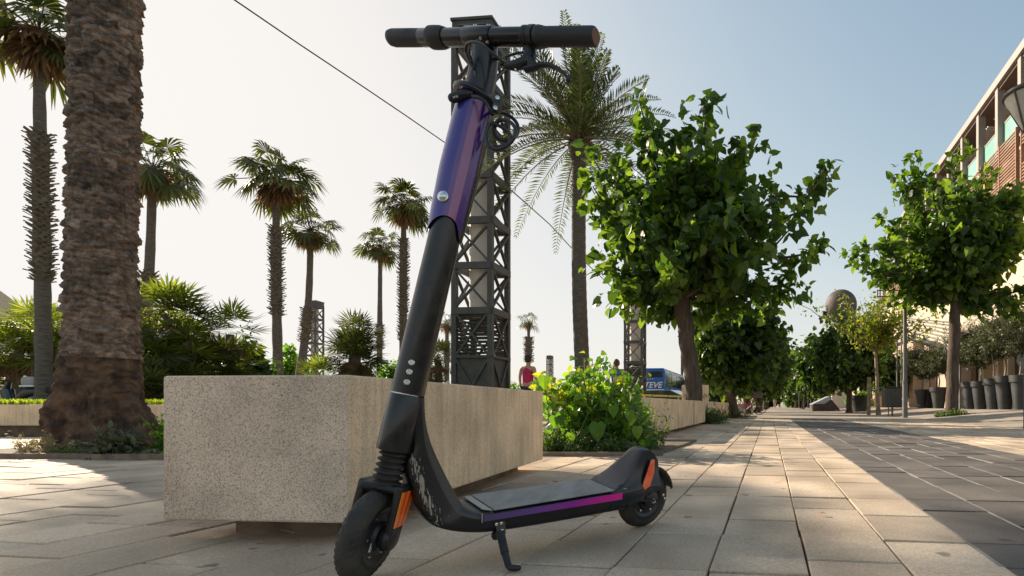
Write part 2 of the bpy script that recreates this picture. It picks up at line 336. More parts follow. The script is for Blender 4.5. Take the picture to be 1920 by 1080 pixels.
# ------------------------------------------------------------------ ground
def wpt(u, v, z=0): p = SU*u+SV*v; return (p.x, p.y, z)
g = MB(); g.add([(-400, -60, -.03), (500, -60, -.03), (500, 900, -.03), (-400, 900, -.03)], [(0, 1, 2, 3)])
tag(g.build('ground', M['joint']), kind='structure')
rnd = random.Random(5)
CW = .24; U0 = .094-20*CW
light = MB(); dark = MB()
for c in range(-32, 52):
    u0 = .094+(c-0)*CW; u1 = u0+CW
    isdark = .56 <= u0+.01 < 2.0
    off = rnd.choice((0, 0, .24, .12)); v = -1.0+off
    while v < 15.5:
        ln = rnd.choice((.24, .24, .36, .48)); v1 = v+ln
        cx_, cy_, _ = wpt((u0+u1)/2, (v+v1)/2)
        px = CX+FOC*(u0+u1)/2/max(cy_, .3)
        if cy_ > .5 and not (cx_/cy_ < -1.75 or cx_/cy_ > 1.1):
            near = cy_ < 6
            j = rnd.choice((.0018, .0025, .0035)) if near else .004
            dz = rnd.uniform(-.003, .003); tl = rnd.uniform(-.0012, .0012); jl = rnd.uniform(-.0015, .0015)
            jv = rnd.choice((.0025, .0035, .0055)); a = (u0+j+jl, v+jv, u1-j+jl, v1-jv); b = .003
            vs = [wpt(a[0], a[1], dz-b+tl), wpt(a[2], a[1], dz-b-tl), wpt(a[2], a[3], dz-b-tl), wpt(a[0], a[3], dz-b+tl),
                  wpt(a[0]+b, a[1]+b, dz+tl), wpt(a[2]-b, a[1]+b, dz-tl), wpt(a[2]-b, a[3]-b, dz-tl), wpt(a[0]+b, a[3]-b, dz+tl),
                  wpt(a[0], a[1], -.029), wpt(a[2], a[1], -.029), wpt(a[2], a[3], -.029), wpt(a[0], a[3], -.029)]
            F = [(4, 5, 6, 7), (0, 1, 5, 4), (1, 2, 6, 5), (2, 3, 7, 6), (3, 0, 4, 7), (8, 9, 1, 0), (9, 10, 2, 1), (10, 11, 3, 2), (11, 8, 0, 3)]
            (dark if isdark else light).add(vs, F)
        v = v1
tag(light.build('pavement', M['tile']), kind='structure')
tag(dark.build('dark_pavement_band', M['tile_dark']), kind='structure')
jt = MB()
for c in range(2, 9):
    u = .094+c*CW
    if .56 < u < 2.05: jt.box(Vector(wpt(u, 7.2, -.0065)), (.0075, 16, .012), SU, SV)
tag(jt.build('pavement_joint', M['joint_light']), kind='structure')
fg = MB(); fg.add([wpt(-60, 15.2, -.006), wpt(60, 15.2, -.006), wpt(60, 400, -.006), wpt(-60, 400, -.006)], [(0, 1, 2, 3)])
fg.add([(-60, 3, -.008), (-7.5, 3, -.008), (-7.5, 20, -.008), (-60, 20, -.008)], [(0, 1, 2, 3)])
tag(fg.build('far_pavement', M['far_ground']), kind='structure')
# sandy path and planting soil left, behind the near paving
sp = MB(); sp.add([(-12, 4.32, .004), (-2.2, 4.05, .004), (-2.0, 6.4, .004), (-12, 6.8, .004)], [(0, 1, 2, 3)])
tag(sp.build('sand_path', M['sand']), kind='structure')
def bed(name, poly, z=.03, m='soil', h=.05):
    b = MB(); b.prism([(x, y, z-h) for x, y in poly], (0, 0, h)); return b.build(name, M[m])
tag(bed('soil_bed', [(-6.2, 4.1), (-3.9, 3.95), (-1.7, 3.8), (-1.5, 5.4), (-5.9, 5.6)], z=.022), kind='structure')
tag(bed('bush_bed', [(-1.22, 4.22), (-.32, 4.22), (-.02, 5.9), (-1.3, 5.9)], z=.022), kind='structure')
kb = MB(); kb.bar((-6.6, 4.12, .012), (-3.9, 3.90, .012), .05, .06); kb.bar((-3.9, 3.90, .012), (-1.65, 3.76, .012), .05, .06)
kb.bar((-1.26, 4.19, .008), (-.28, 4.19, .008), .03, .05)
tag(kb.build('bed_kerb', M['conc_dark']), kind='structure')

# ------------------------------------------------------------------ concrete planters
def conc_block(name, corner, L, W, z0, z1, yaw, label, group, skew=0):
    """corner = near right corner; length along the street, width to the left"""
    d = Vector((math.sin(yaw), math.cos(yaw), 0)); s = (Matrix.Rotation(R(-skew), 3, 'Z') @ Vector((-d.y, d.x, 0)))*W
    c = Vector((corner[0], corner[1], 0))
    t = thing(name, (c.x, c.y, 0), label, 'planter', group)
    def slab(z_0, z_1, e=0.0, ins=0.0):
        du = d*ins; su = s.normalized()*ins
        p = [c+du+su, c+s+du-su, c+s+d*L-du-su, c+d*L-du+su]
        return [q+Vector((0, 0, z_0)) for q in p]+[q+Vector((0, 0, z_1)) for q in p]
    body = MB()
    v = slab(z0, z1)
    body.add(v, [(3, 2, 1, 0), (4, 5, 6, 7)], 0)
    body.add([v[0], v[1], v[5], v[4]], [(0, 1, 2, 3)], 1)      # street-end face, exposed aggregate
    body.add([v[1], v[2], v[6], v[5]], [(0, 1, 2, 3)], 1)
    body.add([v[2], v[3], v[7], v[6]], [(0, 1, 2, 3)], 1)
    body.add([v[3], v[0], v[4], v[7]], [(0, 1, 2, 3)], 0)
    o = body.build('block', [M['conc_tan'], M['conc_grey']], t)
    # weld so that the bevel works
    import bmesh
    bm = bmesh.new(); bm.from_mesh(o.data); bmesh.ops.remove_doubles(bm, verts=bm.verts, dist=1e-5); bmesh.ops.recalc_face_normals(bm, faces=bm.faces); bm.to_mesh(o.data); bm.free()
    bv = o.modifiers.new('bevel', 'BEVEL'); bv.width = .008; bv.segments = 3
    ft = MB(); q = slab(-.02, z0-.003, ins=.12)
    ft.add(q, [(3, 2, 1, 0), (4, 5, 6, 7), (0, 1, 5, 4), (1, 2, 6, 5), (2, 3, 7, 6), (3, 0, 4, 7)])
    ft.build('plinth', M['conc_dark'], t)
    return t, o
G_PL = 'concrete planter blocks along the street'
yaw1 = math.atan2(.013, 1)
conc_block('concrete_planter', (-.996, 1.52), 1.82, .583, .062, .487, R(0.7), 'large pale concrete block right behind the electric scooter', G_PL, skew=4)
m = MB(); c_ = at(545, 1003, 1.62); m.tube([Vector((c_.x-.06, 1.66, .012)), Vector((c_.x-.02, 1.62, .022)), Vector((c_.x+.03, 1.60, .018)), Vector((c_.x+.045, 1.57, .008)), Vector((c_.x+.01, 1.54, .004)), Vector((c_.x-.03, 1.53, .003))], [.002, .0025, .0025, .0022, .002, .001], 6)
tag(m.build('dry_stalk', M['weed_dry'], smooth=60), 'curled pale stalk lying under the edge of the pale block', 'stalk')
row = [(6.05, 1.85), (8.02, 1.45), (9.55, 1.5), (11.2, 1.7), (13.1, 2.1), (15.5, 2.6), (18.4, 3.2), (30.0, 4.5), (38, 6)]
names = ['concrete block just right of the leafy bush, with dark streaks', 'grey streaked concrete block, second past the leafy bush',
         'concrete block in front of the leaning street tree trunk', 'concrete block with a weed clump against it', 'concrete block just beyond the weed clump',
         'concrete block behind small weeds in the middle of the row', 'last concrete block before the parked bicycles', 'low concrete block just past the parked bicycles', 'farthest low concrete block of the row']
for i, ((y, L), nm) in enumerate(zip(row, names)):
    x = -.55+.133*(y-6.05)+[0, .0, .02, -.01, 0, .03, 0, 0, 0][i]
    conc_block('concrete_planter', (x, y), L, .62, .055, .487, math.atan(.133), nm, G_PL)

# left raised lawn block
t = thing('raised_lawn', (-8, 7, 0), 'long low concrete wall holding a bright strip of lawn left of the thick palm', 'lawn')
b = MB(); b.box((-11.6, 8.9, .275), (12.6, 4.2, .27)); b.build('wall', M['conc_tan'], t, bevel=.01)
b = MB(); b.box((-11.6, 9.05, .07), (12.2, 4.2, .14)); b.build('plinth', M['conc_dark'], t)
b = MB(); b.box((-11.6, 12.0, .40), (12.4, 10.3, .03)); b.build('turf', M['grass_base'], t)

# ------------------------------------------------------------------ leaf systems
LEAF_V = np.array([(0, 0, 0), (.26, -.13, .02), (.47, .18, .07), (.34, .6, .05), (0, 1.05, -.16), (-.34, .6, .05), (-.47, .18, .07), (-.26, -.13, .02), (0, .45, -.03)], float)
LEAF_F = [(0, 1, 2, 8), (8, 2, 3, 4), (8, 4, 5, 6), (0, 8, 6, 7)]
SLIM_V = np.array([(0, 0, 0), (.12, .4, .02), (0, 1, -.06), (-.12, .4, .02)], float)
SLIM_F = [(0, 1, 2, 3)]
OVAL_V = np.array([(0, 0, 0), (.27, .3, .04), (.2, .72, .02), (0, 1, -.1), (-.2, .72, .02), (-.27, .3, .04)], float)
OVAL_F = [(0, 1, 2, 3), (0, 3, 4, 5)]
def scatter_leaves(mb, P, D, Nrm, S, tv=LEAF_V, tf=LEAF_F):
    P = np.asarray(P, float); D = np.asarray(D, float); Nrm = np.asarray(Nrm, float); S = np.asarray(S, float)
    D /= np.linalg.norm(D, axis=1)[:, None]+1e-9
    X = np.cross(D, Nrm); X /= np.linalg.norm(X, axis=1)[:, None]+1e-9
    Z = np.cross(X, D)
    V = P[:, None, :]+S[:, None, None]*(tv[None, :, 0, None]*X[:, None, :]+tv[None, :, 1, None]*D[:, None, :]+tv[None, :, 2, None]*Z[:, None, :])
    n = len(P); k = len(tv); base = (np.arange(n)*k)
    F = []
    for f in tf:
        F.append(base[:, None]+np.array(f)[None, :])
    F = np.stack(F, 1).reshape(-1, len(tf[0])) if len(set(map(len, tf))) == 1 else None
    mb.add(V.reshape(-1, 3), F.tolist())
def polyline(a, b, bow, n, rng, jit=.0):
    a, b = np.array(a, float), np.array(b, float); t = np.linspace(0, 1, n)[:, None]
    p = a*(1-t)+b*t+np.array(bow)[None]*(4*t*(1-t))
    if jit: p[1:-1] += rng.normal(0, jit, (n-2, 3))
    return p
def broad_tree(name, base, trunk, tr, tips, n_inner, crown_c, crown_r, leaf, per, mats, label, group=None, seed=1, twig=.5, cat='tree', density=1.0, wood='bark', tv=LEAF_V, tf=LEAF_F, hang=.55, extra=None, out=.35):
    rng = np.random.default_rng(seed)
    t = thing(name, tuple(base), label, cat, group)
    tb = MB(); tp = [Vector(p) for p in trunk]; m = len(tp)
    # smooth trunk
    pts = []; rad = []
    for i in range(m-1):
        for k in range(4):
            q = k/4; pts.append(tp[i].lerp(tp[i+1], q)); rad.append(tr[i]*(1-q)+tr[i+1]*q)
    pts.append(tp[-1]); rad.append(tr[-1])
    pts = [p+Vector((rng.normal(0, .06*rad[i]), rng.normal(0, .06*rad[i]), 0)) if 0 < i < len(pts)-1 else p for i, p in enumerate(pts)]
    rad[0] *= 1.35
    tb.tube(pts, rad, 12); tb.build('trunk', M[wood], t, smooth=60)
    br = MB(); P, D, Nm, S = [], [], [], []
    cc = np.array(crown_c, float); cr = np.array(crown_r, float); top = np.array(trunk[-1], float)
    targets = [np.array(q, float) for q in tips]
    for i in range(n_inner):
        d = rng.normal(size=3); d /= np.linalg.norm(d); targets.append(cc+d*cr*rng.uniform(.35, .98)*np.array((1, 1, 1 if d[2] > 0 else .8)))
    r0 = tr[-1]
    for ti, q in enumerate(targets):
        L = np.linalg.norm(q-top)
        nn = 8; pl = polyline(top, q, (0, 0, .10*L*rng.uniform(-.3, 1)), nn, rng, .025*L)
        rr = np.linspace(r0*.42, .012, nn)*min(1, L/ (cr.mean()))
        if ti % 2 == 0 or ti < len(tips): br.tube([Vector(p) for p in pl], list(rr), 5, cap=False)
        starts = [pl[j]*(1-f)+pl[j+1]*f for j in range(2, nn-1) for f in rng.uniform(0, 1, 2)]+[pl[-1]]
        for s_ in starts:
            outd = (s_-cc)/cr; outd = outd/(np.linalg.norm(outd)+1e-6)
            d = outd*out+rng.normal(size=3)*.6+np.array((0, 0, .25)); d /= np.linalg.norm(d)
            if np.allclose(s_, pl[-1]): d = (pl[-1]-pl[-3]); d /= np.linalg.norm(d)
            ln = twig*rng.uniform(.5, 1.1); k = max(3, int(per*rng.uniform(.6, 1.3)*density))
            e = s_+d*ln; u = np.sort(rng.uniform(0, 1, k))
            pts_ = s_[None]*(1-u[:, None])+e[None]*u[:, None]+rng.normal(0, leaf*.55, (k, 3))
            P.append(pts_)
            ld = d[None]*.5+rng.normal(0, .7, (k, 3)); ld[:, 2] -= hang; D.append(ld)
            nr = rng.normal(0, .75, (k, 3)); nr[:, 2] += .8; Nm.append(nr); S.append(leaf*rng.uniform(.55, 1.15, k))
    br.build('branch', M[wood], t, smooth=60)
    P = np.concatenate(P); D = np.concatenate(D); Nm = np.concatenate(Nm); S = np.concatenate(S)
    cb = MB(); scatter_leaves(cb, P, D, Nm, S, tv, tf)
    cb.build('crown', mats[0], t)
    return t

# fan leaf pieces ------------------------------------------------------------
def fan_leaf(P, Fc, base, d, up, L, n, spread, droop, rng, wfac=1.0):
    """adds one palmate leaf to lists"""
    d = d/np.linalg.norm(d); x = np.cross(d, up); x /= np.linalg.norm(x)+1e-9; nz = np.cross(x, d)
    for k in range(n):
        a = (k/(n-1)-.5)*spread; a += rng.normal(0, .02)
        sd_ = d*math.cos(a)+x*math.sin(a); sd_ = sd_+nz*(.12 if k % 2 else -.02)
        l = L*(1-.25*abs(a)/(spread/2))*rng.uniform(.88, 1.05)
        side = np.cross(sd_, nz); side /= np.linalg.norm(side)+1e-9; wd = L*.052*wfac
        m1 = base+sd_*l*.55; e = base+sd_*l*.97+np.array((0, 0, -droop*l))
        P.extend([base, m1+side*wd-nz*.015*L, e, m1-side*wd-nz*.015*L]); i = len(P)
        Fc.append((i-4, i-3, i-2, i-1))
def fan_crown(parent, c, n_live, n_dead, petiole, L, seed, mat_live, mat_dead='frond_dead', segs=20, lo=-.55, hi=1.35, name='crown', flat=1.0):
    rng = np.random.default_rng(seed); c = np.array(c, float)
    P, F = [], []; st = MB(); n_live = int(n_live*.72)
    for i in range(n_live):
        az = i*2.399+rng.normal(0, .2); q = (i+.5)/n_live
        el = hi+(lo-hi)*q**.8+rng.normal(0, .10)
        d = np.array((math.cos(az)*math.cos(el), math.sin(az)*math.cos(el), math.sin(el)*flat))
        pl = petiole*1.7*rng.uniform(.6, 1.15); b = c+d*pl+np.array((0, 0, -.16*pl))
        dd = d+rng.normal(0, .22, 3)+np.array((0, 0, -.45-.55*(el < .3)*rng.random())); up = np.array((0, 0, 1.0))+d*.5+rng.normal(0, .3, 3)
        fan_leaf(P, F, b, dd, up, L*.76*rng.uniform(.7, 1.12), segs, rng.uniform(3.2, 4.4), .18+.32*rng.random(), rng, 1.15)
        st.tube([Vector(c), Vector((c+b)/2+np.array((0, 0, .04))), Vector(b)], [.022*L, .016*L, .012*L], 4, cap=False, mi=0)
    mb = MB(); mb.add(np.array(P), F)
    mb.build(name, M[mat_live], parent)
    st.build('stalk', M['frond'], parent)
    if n_dead:
        P, F = [], []
        for i in range(n_dead):
            az = i*2.399+1+rng.normal(0, .3); el = rng.uniform(-1.5, -.75) if i % 3 else rng.uniform(-.8, .35)
            d = np.array((math.cos(az)*math.cos(el), math.sin(az)*math.cos(el), math.sin(el)))
            b = c+d*petiole*rng.uniform(.3, .75); fan_leaf(P, F, b, d+np.array((0, 0, -.9)), np.array((math.cos(az), math.sin(az), .3)), L*rng.uniform(.6, .9), max(10, segs-6), 2.2, .2, rng, .9)
        mb = MB(); mb.add(np.array(P), F); mb.build('dead_fronds', M[mat_dead], parent)

def washingtonia(px, crown_px, crown_py, base_py, Y, trunk_r, skirt, L, pet, label, seed, n_live=40, n_dead=22, bend=0, sk_r=None, segs=20, bright=False):
    base = at(px, base_py, Y); base.z = 0; trunk_r *= .8; sk_r = (sk_r or trunk_r*1.9)*.62
    c = at(crown_px, crown_py, Y)
    t = thing('fan_palm', (base.x, base.y, 0), label, 'palm tree', 'tall fan palms on the left')
    rng = np.random.default_rng(seed)
    n = 26; pts = []; rad = []
    zs = [at(0, y, Y).z for y in skirt]          # (top, bottom) px of boot section
    for i in range(n):
        q = i/(n-1); p = Vector((base.x, base.y, 0)).lerp(c, q); p.x += bend*math.sin(q*math.pi)
        pts.append(p); r = trunk_r*(1.3-.55*q)
        if q < .05: r *= 1.25
        pts[-1].y += 0; rad.append(r*rng.uniform(.95, 1.05))
    tb = MB(); tb.tube(pts, rad, 10); tb.build('trunk', M['bark_grey'], t, smooth=60)
    sr = sk_r or trunk_r*1.5
    bt = MB(); zb, zt = min(zs), max(zs)
    def axis(z):
        q = min(1, max(0, z/c.z)); p = Vector((base.x, base.y, 0)).lerp(c, q); p.x += bend*math.sin(q*math.pi); return p
    core = [axis(zb+(zt-zb)*k/8) for k in range(9)]
    bt.tube(core, [sr*(.45 if k in (0,) else .74)*rng.uniform(.92, 1.08) for k in range(9)], 10)
    z = zb; k = 0
    while z < zt:
        for j in range(7):
            az = k*.45+j*2*math.pi/7+rng.normal(0, .1); p = axis(z); o = Vector((math.cos(az), math.sin(az), 0))
            q = .72+.35*rng.random(); a = p+o*sr*.55; e = p+o*sr*q*1.35+Vector((0, 0, sr*.50*rng.uniform(.3, 1.2)))
            bt.bar(a, e, sr*.26, sr*.10)
        z += sr*.34; k += 1
    bt.build('dry_boots', M['boots'], t)
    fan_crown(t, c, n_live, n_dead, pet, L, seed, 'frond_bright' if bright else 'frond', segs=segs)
    return t

# ------------------------------------------------------------------ the thick date palm on the left
def thick_palm():
    Y = 4.55; base = at(188, 850, Y)
    t = thing('date_palm', (base.x, base.y, 0), 'very thick rough palm trunk rising out of frame at the left', 'palm tree')
    nz, na = 640, 230; H = 5.0
    V = np.zeros((nz, na, 3)); CV = np.zeros((nz, na))
    rad_k = [(0, .315), (.1, .31), (.3, .29), (.45, .25), (.62, .235), (.9, .215), (1.4, .198), (2.2, .19), (3.2, .195), (5.0, .20)]
    zk = [a for a, _ in rad_k]; rk = [b for _, b in rad_k]
    th = np.linspace(0, 2*math.pi, na, endpoint=False)
    for i in range(nz):
        z = H*i/(nz-1); r0 = np.interp(z, zk, rk)
        cx_ = base.x+.045*z/3.5 ; cy_ = base.y
        rowh = .078; ncell = 9
        for k in range(na):
            a = th[k]
            nv = noise.noise(Vector((math.cos(a)*1.3, math.sin(a)*1.3, z*1.6)))
            n1 = noise.noise(Vector((math.cos(a)*3.2+7, math.sin(a)*3.2, z*9)))
            zz = z+.055*n1+.03*nv*3
            ro = math.floor(zz/rowh); fz = zz/rowh-ro
            fa = (a/(2*math.pi)*ncell+.5*(ro % 2)+.18*noise.noise(Vector((ro*3.1, a*1.5, 0)))); ci = math.floor(fa); fa -= ci
            h = math.sin(math.pi*min(1, max(0, fa)))**.7
            rj = noise.noise(Vector((ci*7.7+3, ro*5.3, 1)))
            up = (1-fz)**.6 if fz > .18 else (fz/.18)       # overhanging lower lip
            scale_d = (.036+.030*rj)*h*up
            fine = .0075*noise.noise(Vector((math.cos(a)*14, math.sin(a)*14, z*22)))+.004*noise.noise(Vector((math.cos(a)*34, math.sin(a)*34, z*60)))
            fb = min(1, max(0, (z-.35)/.3))
            lump = .085*noise.noise(Vector((math.cos(a)*1.7+3, math.sin(a)*1.7, z*2.8+4)))+.04*noise.noise(Vector((math.cos(a)*5, math.sin(a)*5, z*6)))+.018*noise.noise(Vector((math.cos(a)*11, math.sin(a)*11, z*16)))
            r = r0+fb*scale_d+(1-fb)*lump+fine*(1.6)+.012*nv
            V[i, k] = (cx_+r*math.cos(a), cy_+r*math.sin(a), z); CV[i, k] = .5+.75*noise.noise(Vector((ci*7.7+3, ro*5.3, 9)))+.25*noise.noise(Vector((math.cos(a)*9, math.sin(a)*9, z*14)))
    idx = np.arange(nz*na).reshape(nz, na); nx = np.roll(idx, -1, 1)
    F = np.stack([idx[:-1], nx[:-1], nx[1:], idx[1:]], -1).reshape(-1, 4)
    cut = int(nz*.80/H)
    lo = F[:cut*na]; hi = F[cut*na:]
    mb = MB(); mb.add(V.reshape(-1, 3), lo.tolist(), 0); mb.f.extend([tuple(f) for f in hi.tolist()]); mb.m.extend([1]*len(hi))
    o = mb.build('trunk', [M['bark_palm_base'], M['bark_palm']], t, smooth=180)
    at_ = o.data.attributes.new('boot_tone', 'FLOAT', 'POINT'); at_.data.foreach_set('value', CV.reshape(-1).astype(np.float32))
    tr_ = M['bark_palm'].node_tree; b = tr_.nodes['Principled BSDF']; src = b.inputs['Base Color'].links[0].from_socket
    an = tr_.nodes.new('ShaderNodeAttribute'); an.attribute_name = 'boot_tone'; mr_ = tr_.nodes.new('ShaderNodeMapRange'); mr_.inputs['To Min'].default_value = .35; mr_.inputs['To Max'].default_value = 1.75
    tr_.links.new(an.outputs['Fac'], mr_.inputs['Value']); vs_ = tr_.nodes.new('ShaderNodeVectorMath'); vs_.operation = 'SCALE'
    tr_.links.new(src, vs_.inputs[0]); tr_.links.new(mr_.outputs[0], vs_.inputs['Scale']); tr_.links.new(vs_.outputs[0], b.inputs['Base Color'])
    return t
thick_palm()

washingtonia(84, 72, 62, 742, 14, .17, (250, 528), 1.15, .55, 'tall fan palm left of the thick trunk, its crown at the top left corner', 11, n_live=40, n_dead=46, sk_r=.36)
washingtonia(254, 286, 318, 712, 21, .20, (510, 610), 1.15, .65, 'fan palm half hidden behind the thick trunk', 12, n_live=40, n_dead=24, sk_r=.42, bend=.15)
washingtonia(524, 518, 335, 706, 20, .17, (428, 592), 1.1, .62, 'tall fan palm left of centre with a ragged boot sleeve under its crown', 13, n_live=44, n_dead=26, sk_r=.36, bend=-.05)
washingtonia(549, 582, 432, 706, 26, .19, (578, 642), 1.0, .55, 'leaning fan palm just left of the small lattice tower', 14, n_live=38, n_dead=22, sk_r=.40, bend=.25)
washingtonia(755, 757, 383, 692, 23, .16, (448, 640), .95, .5, 'fan palm with a long shaggy trunk just left of the scooter stem', 15, n_live=40, n_dead=22, sk_r=.32)
washingtonia(711, 713, 462, 706, 32, .17, (608, 655), .95, .5, 'slimmer fan palm beside the shaggy one left of the scooter stem', 16, n_live=36, n_dead=22, sk_r=.36)
washingtonia(992, 991, 603, 700, 48, .2, (632, 680), .85, .45, 'small distant fan palm behind the woman in crimson', 17, n_live=20, n_dead=12, sk_r=.62, segs=12)
washingtonia(838, 838, 605, 700, 40, .2, (640, 680), .9, .5, 'distant fan palm peeking out left of the big lattice tower', 18, n_live=20, n_dead=10, sk_r=.4, segs=12)

# low bushy fan palms
def clump(px, py_top, py_base, Y, wpx, label, seed, heads=5, bright=False, L=.55):
    rng = np.random.default_rng(seed); base = at(px, py_base, Y); H = at(px, py_top, Y).z; Wd = wpx*Y/FOC
    t = thing('bushy_fan_palm', (base.x, Y, 0), label, 'palm bush', 'low bushy fan palms')
    st = MB(); P, F = [], []; Pd, Fd = [], []
    for h in range(heads):
        f = 0 if h == 0 else rng.uniform(-.42, .42); hz = (H-L*1.1)*(1 if h == 0 else rng.uniform(.35, .85)); oy = rng.uniform(-.35, .35)*Wd
        c = np.array((base.x+f*Wd, Y+oy, max(.35, hz)))
        st.tube([Vector((base.x+f*Wd*.6, Y+oy*.6, -.02)), Vector((base.x+f*Wd*.8, Y+oy, c[2]*.5)), Vector(c)], [.13, .12, .09], 7)
        nl = 26
        for i in range(nl):
            az = i*2.399+rng.normal(0, .2); el = 1.4-2.0*((i+.5)/nl)+rng.normal(0, .1)
            d = np.array((math.cos(az)*math.cos(el), math.sin(az)*math.cos(el), math.sin(el)))
            b = c+d*L*rng.uniform(.7, 1.1)
            fan_leaf(P, F, b, d+np.array((0, 0, -.15)), np.array((0, 0, 1.0))+d*.4+rng.normal(0, .2, 3), L*rng.uniform(.8, 1.15), 15, 3.6, .05, rng, .8)
        for i in range(9):
            az = rng.uniform(0, 6.28); b = c+np.array((math.cos(az), math.sin(az), -1.2))*L*.4
            fan_leaf(Pd, Fd, b, np.array((math.cos(az)*.3, math.sin(az)*.3, -1)), np.array((math.cos(az), math.sin(az), .2)), L*.9, 10, 1.6, .1, rng, .9)
    st.build('trunk', M['boots'], t, smooth=60)
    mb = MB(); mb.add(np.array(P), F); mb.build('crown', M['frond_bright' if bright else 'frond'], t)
    mb = MB(); mb.add(np.array(Pd), Fd); mb.build('dead_fronds', M['frond_dead'], t)
    return t
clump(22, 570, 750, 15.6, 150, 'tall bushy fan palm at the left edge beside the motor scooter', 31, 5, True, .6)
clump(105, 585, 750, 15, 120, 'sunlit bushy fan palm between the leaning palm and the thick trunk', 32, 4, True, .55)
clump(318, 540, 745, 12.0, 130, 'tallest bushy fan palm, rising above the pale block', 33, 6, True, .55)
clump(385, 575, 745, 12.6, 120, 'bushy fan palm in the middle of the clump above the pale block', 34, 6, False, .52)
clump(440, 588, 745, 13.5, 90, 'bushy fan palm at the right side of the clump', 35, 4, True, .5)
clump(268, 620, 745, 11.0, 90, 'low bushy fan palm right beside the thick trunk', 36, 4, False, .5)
clump(662, 597, 735, 15, 75, 'bushy fan palm on the left of the scooter stem', 37, 4, False, .5)
clump(822, 645, 735, 17, 50, 'small bushy fan palm between the scooter stem and the big lattice tower', 38, 3, False, .45)
clump(600, 680, 735, 14, 60, 'low yellow-green fan palm below the small lattice tower', 39, 3, True, .4)
clump(-60, 560, 750, 14.5, 110, 'bushy fan palm cut by the left edge of the photo', 30, 4, True, .6)

# ------------------------------------------------------------------ tall date palm behind the bush
def tall_date_palm():
    Y = 16.5; base = at(1097, 700, Y); c = np.array(at(1087, 272, Y)); rng = np.random.default_rng(3)
    t = thing('date_palm', (base.x, Y, 0), 'tall slender date palm with feathery fronds behind the green bush', 'palm tree')
    n = 60; pts = [Vector((base.x, Y, 0)).lerp(Vector(c), i/(n-1))+Vector((-.10*math.sin(math.pi*i/(n-1)), 0, 0)) for i in range(n)]
    rad = [(.235-.03*i/(n-1))*(1+.035*(i % 2)) for i in range(n)]; rad[-1] = .3; rad[-2] = .34; rad[-3] = .3; rad[-4] = .26
    MB().tube(pts, rad, 14).build('trunk', M['bark_grey'], t, smooth=60)
    hb = MB()
    for i in range(90):
        az = rng.uniform(0, 6.28); z = rng.uniform(-.35, .35); o = Vector((math.cos(az), math.sin(az), 0))
        hb.bar(Vector(c)+o*.18+Vector((0, 0, z)), Vector(c)+o*(.38+.1*z)+Vector((0, 0, z+.22)), .09, .03)
    hb.build('frond_stubs', M['boots'], t)
    P, F = [], []; ra = MB()
    for i in range(80):
        az = i*2.399+rng.normal(0, .15); q = (i+.5)/80
        el = 1.5-1.8*q**1.15+rng.normal(0, .09); Lf = rng.uniform(3.0, 4.1)*(.97 if q < .35 else .95)
        o = np.array((math.cos(az), math.sin(az), 0)); d0 = o*math.cos(el)+np.array((0, 0, math.sin(el)))
        m = 46; sag = (.10+.58*q**1.3)*Lf*rng.uniform(.75, 1.2)
        prev = None; pl = []
        for k in range(m):
            u = k/(m-1); p = c+d0*Lf*u+np.array((0, 0, .15))+np.array((0, 0, -sag*u*u))+o*(.0)
            pl.append(p)
        ra.tube([Vector(pl[j]) for j in range(0, m, 5)], [.028*(1-.85*j/m) for j in range(0, m, 5)], 4, cap=False)
        for k in range(6, m-1):
            tn = pl[k+1]-pl[k-1]; tn /= np.linalg.norm(tn); sd_ = np.cross(tn, (0, 0, 1)); 
            if np.linalg.norm(sd_) < 1e-3: sd_ = np.array((1., 0, 0))
            sd_ /= np.linalg.norm(sd_); upn = np.cross(sd_, tn); u = k/(m-1)
            ll = .50*math.sin(math.pi*min(.97, .22+.74*u))**.7*rng.uniform(.85, 1.1)
            for s_ in (-1, 1):
                dr = tn*.62+sd_*s_*.8+upn*.42+rng.normal(0, .07, 3); dr /= np.linalg.norm(dr)
                wv = tn*.027; e = pl[k]+dr*ll+np.array((0, 0, -.05)); mid = pl[k]+dr*ll*.5
                P.extend([pl[k], mid+wv, e, mid-wv]); j = len(P); F.append((j-4, j-3, j-2, j-1))
    mb = MB(); mb.add(np.array(P), F); mb.build('crown', M['frond_date'], t)
    ra.build('frond_ribs', M['weed_dry'], t)
tall_date_palm()

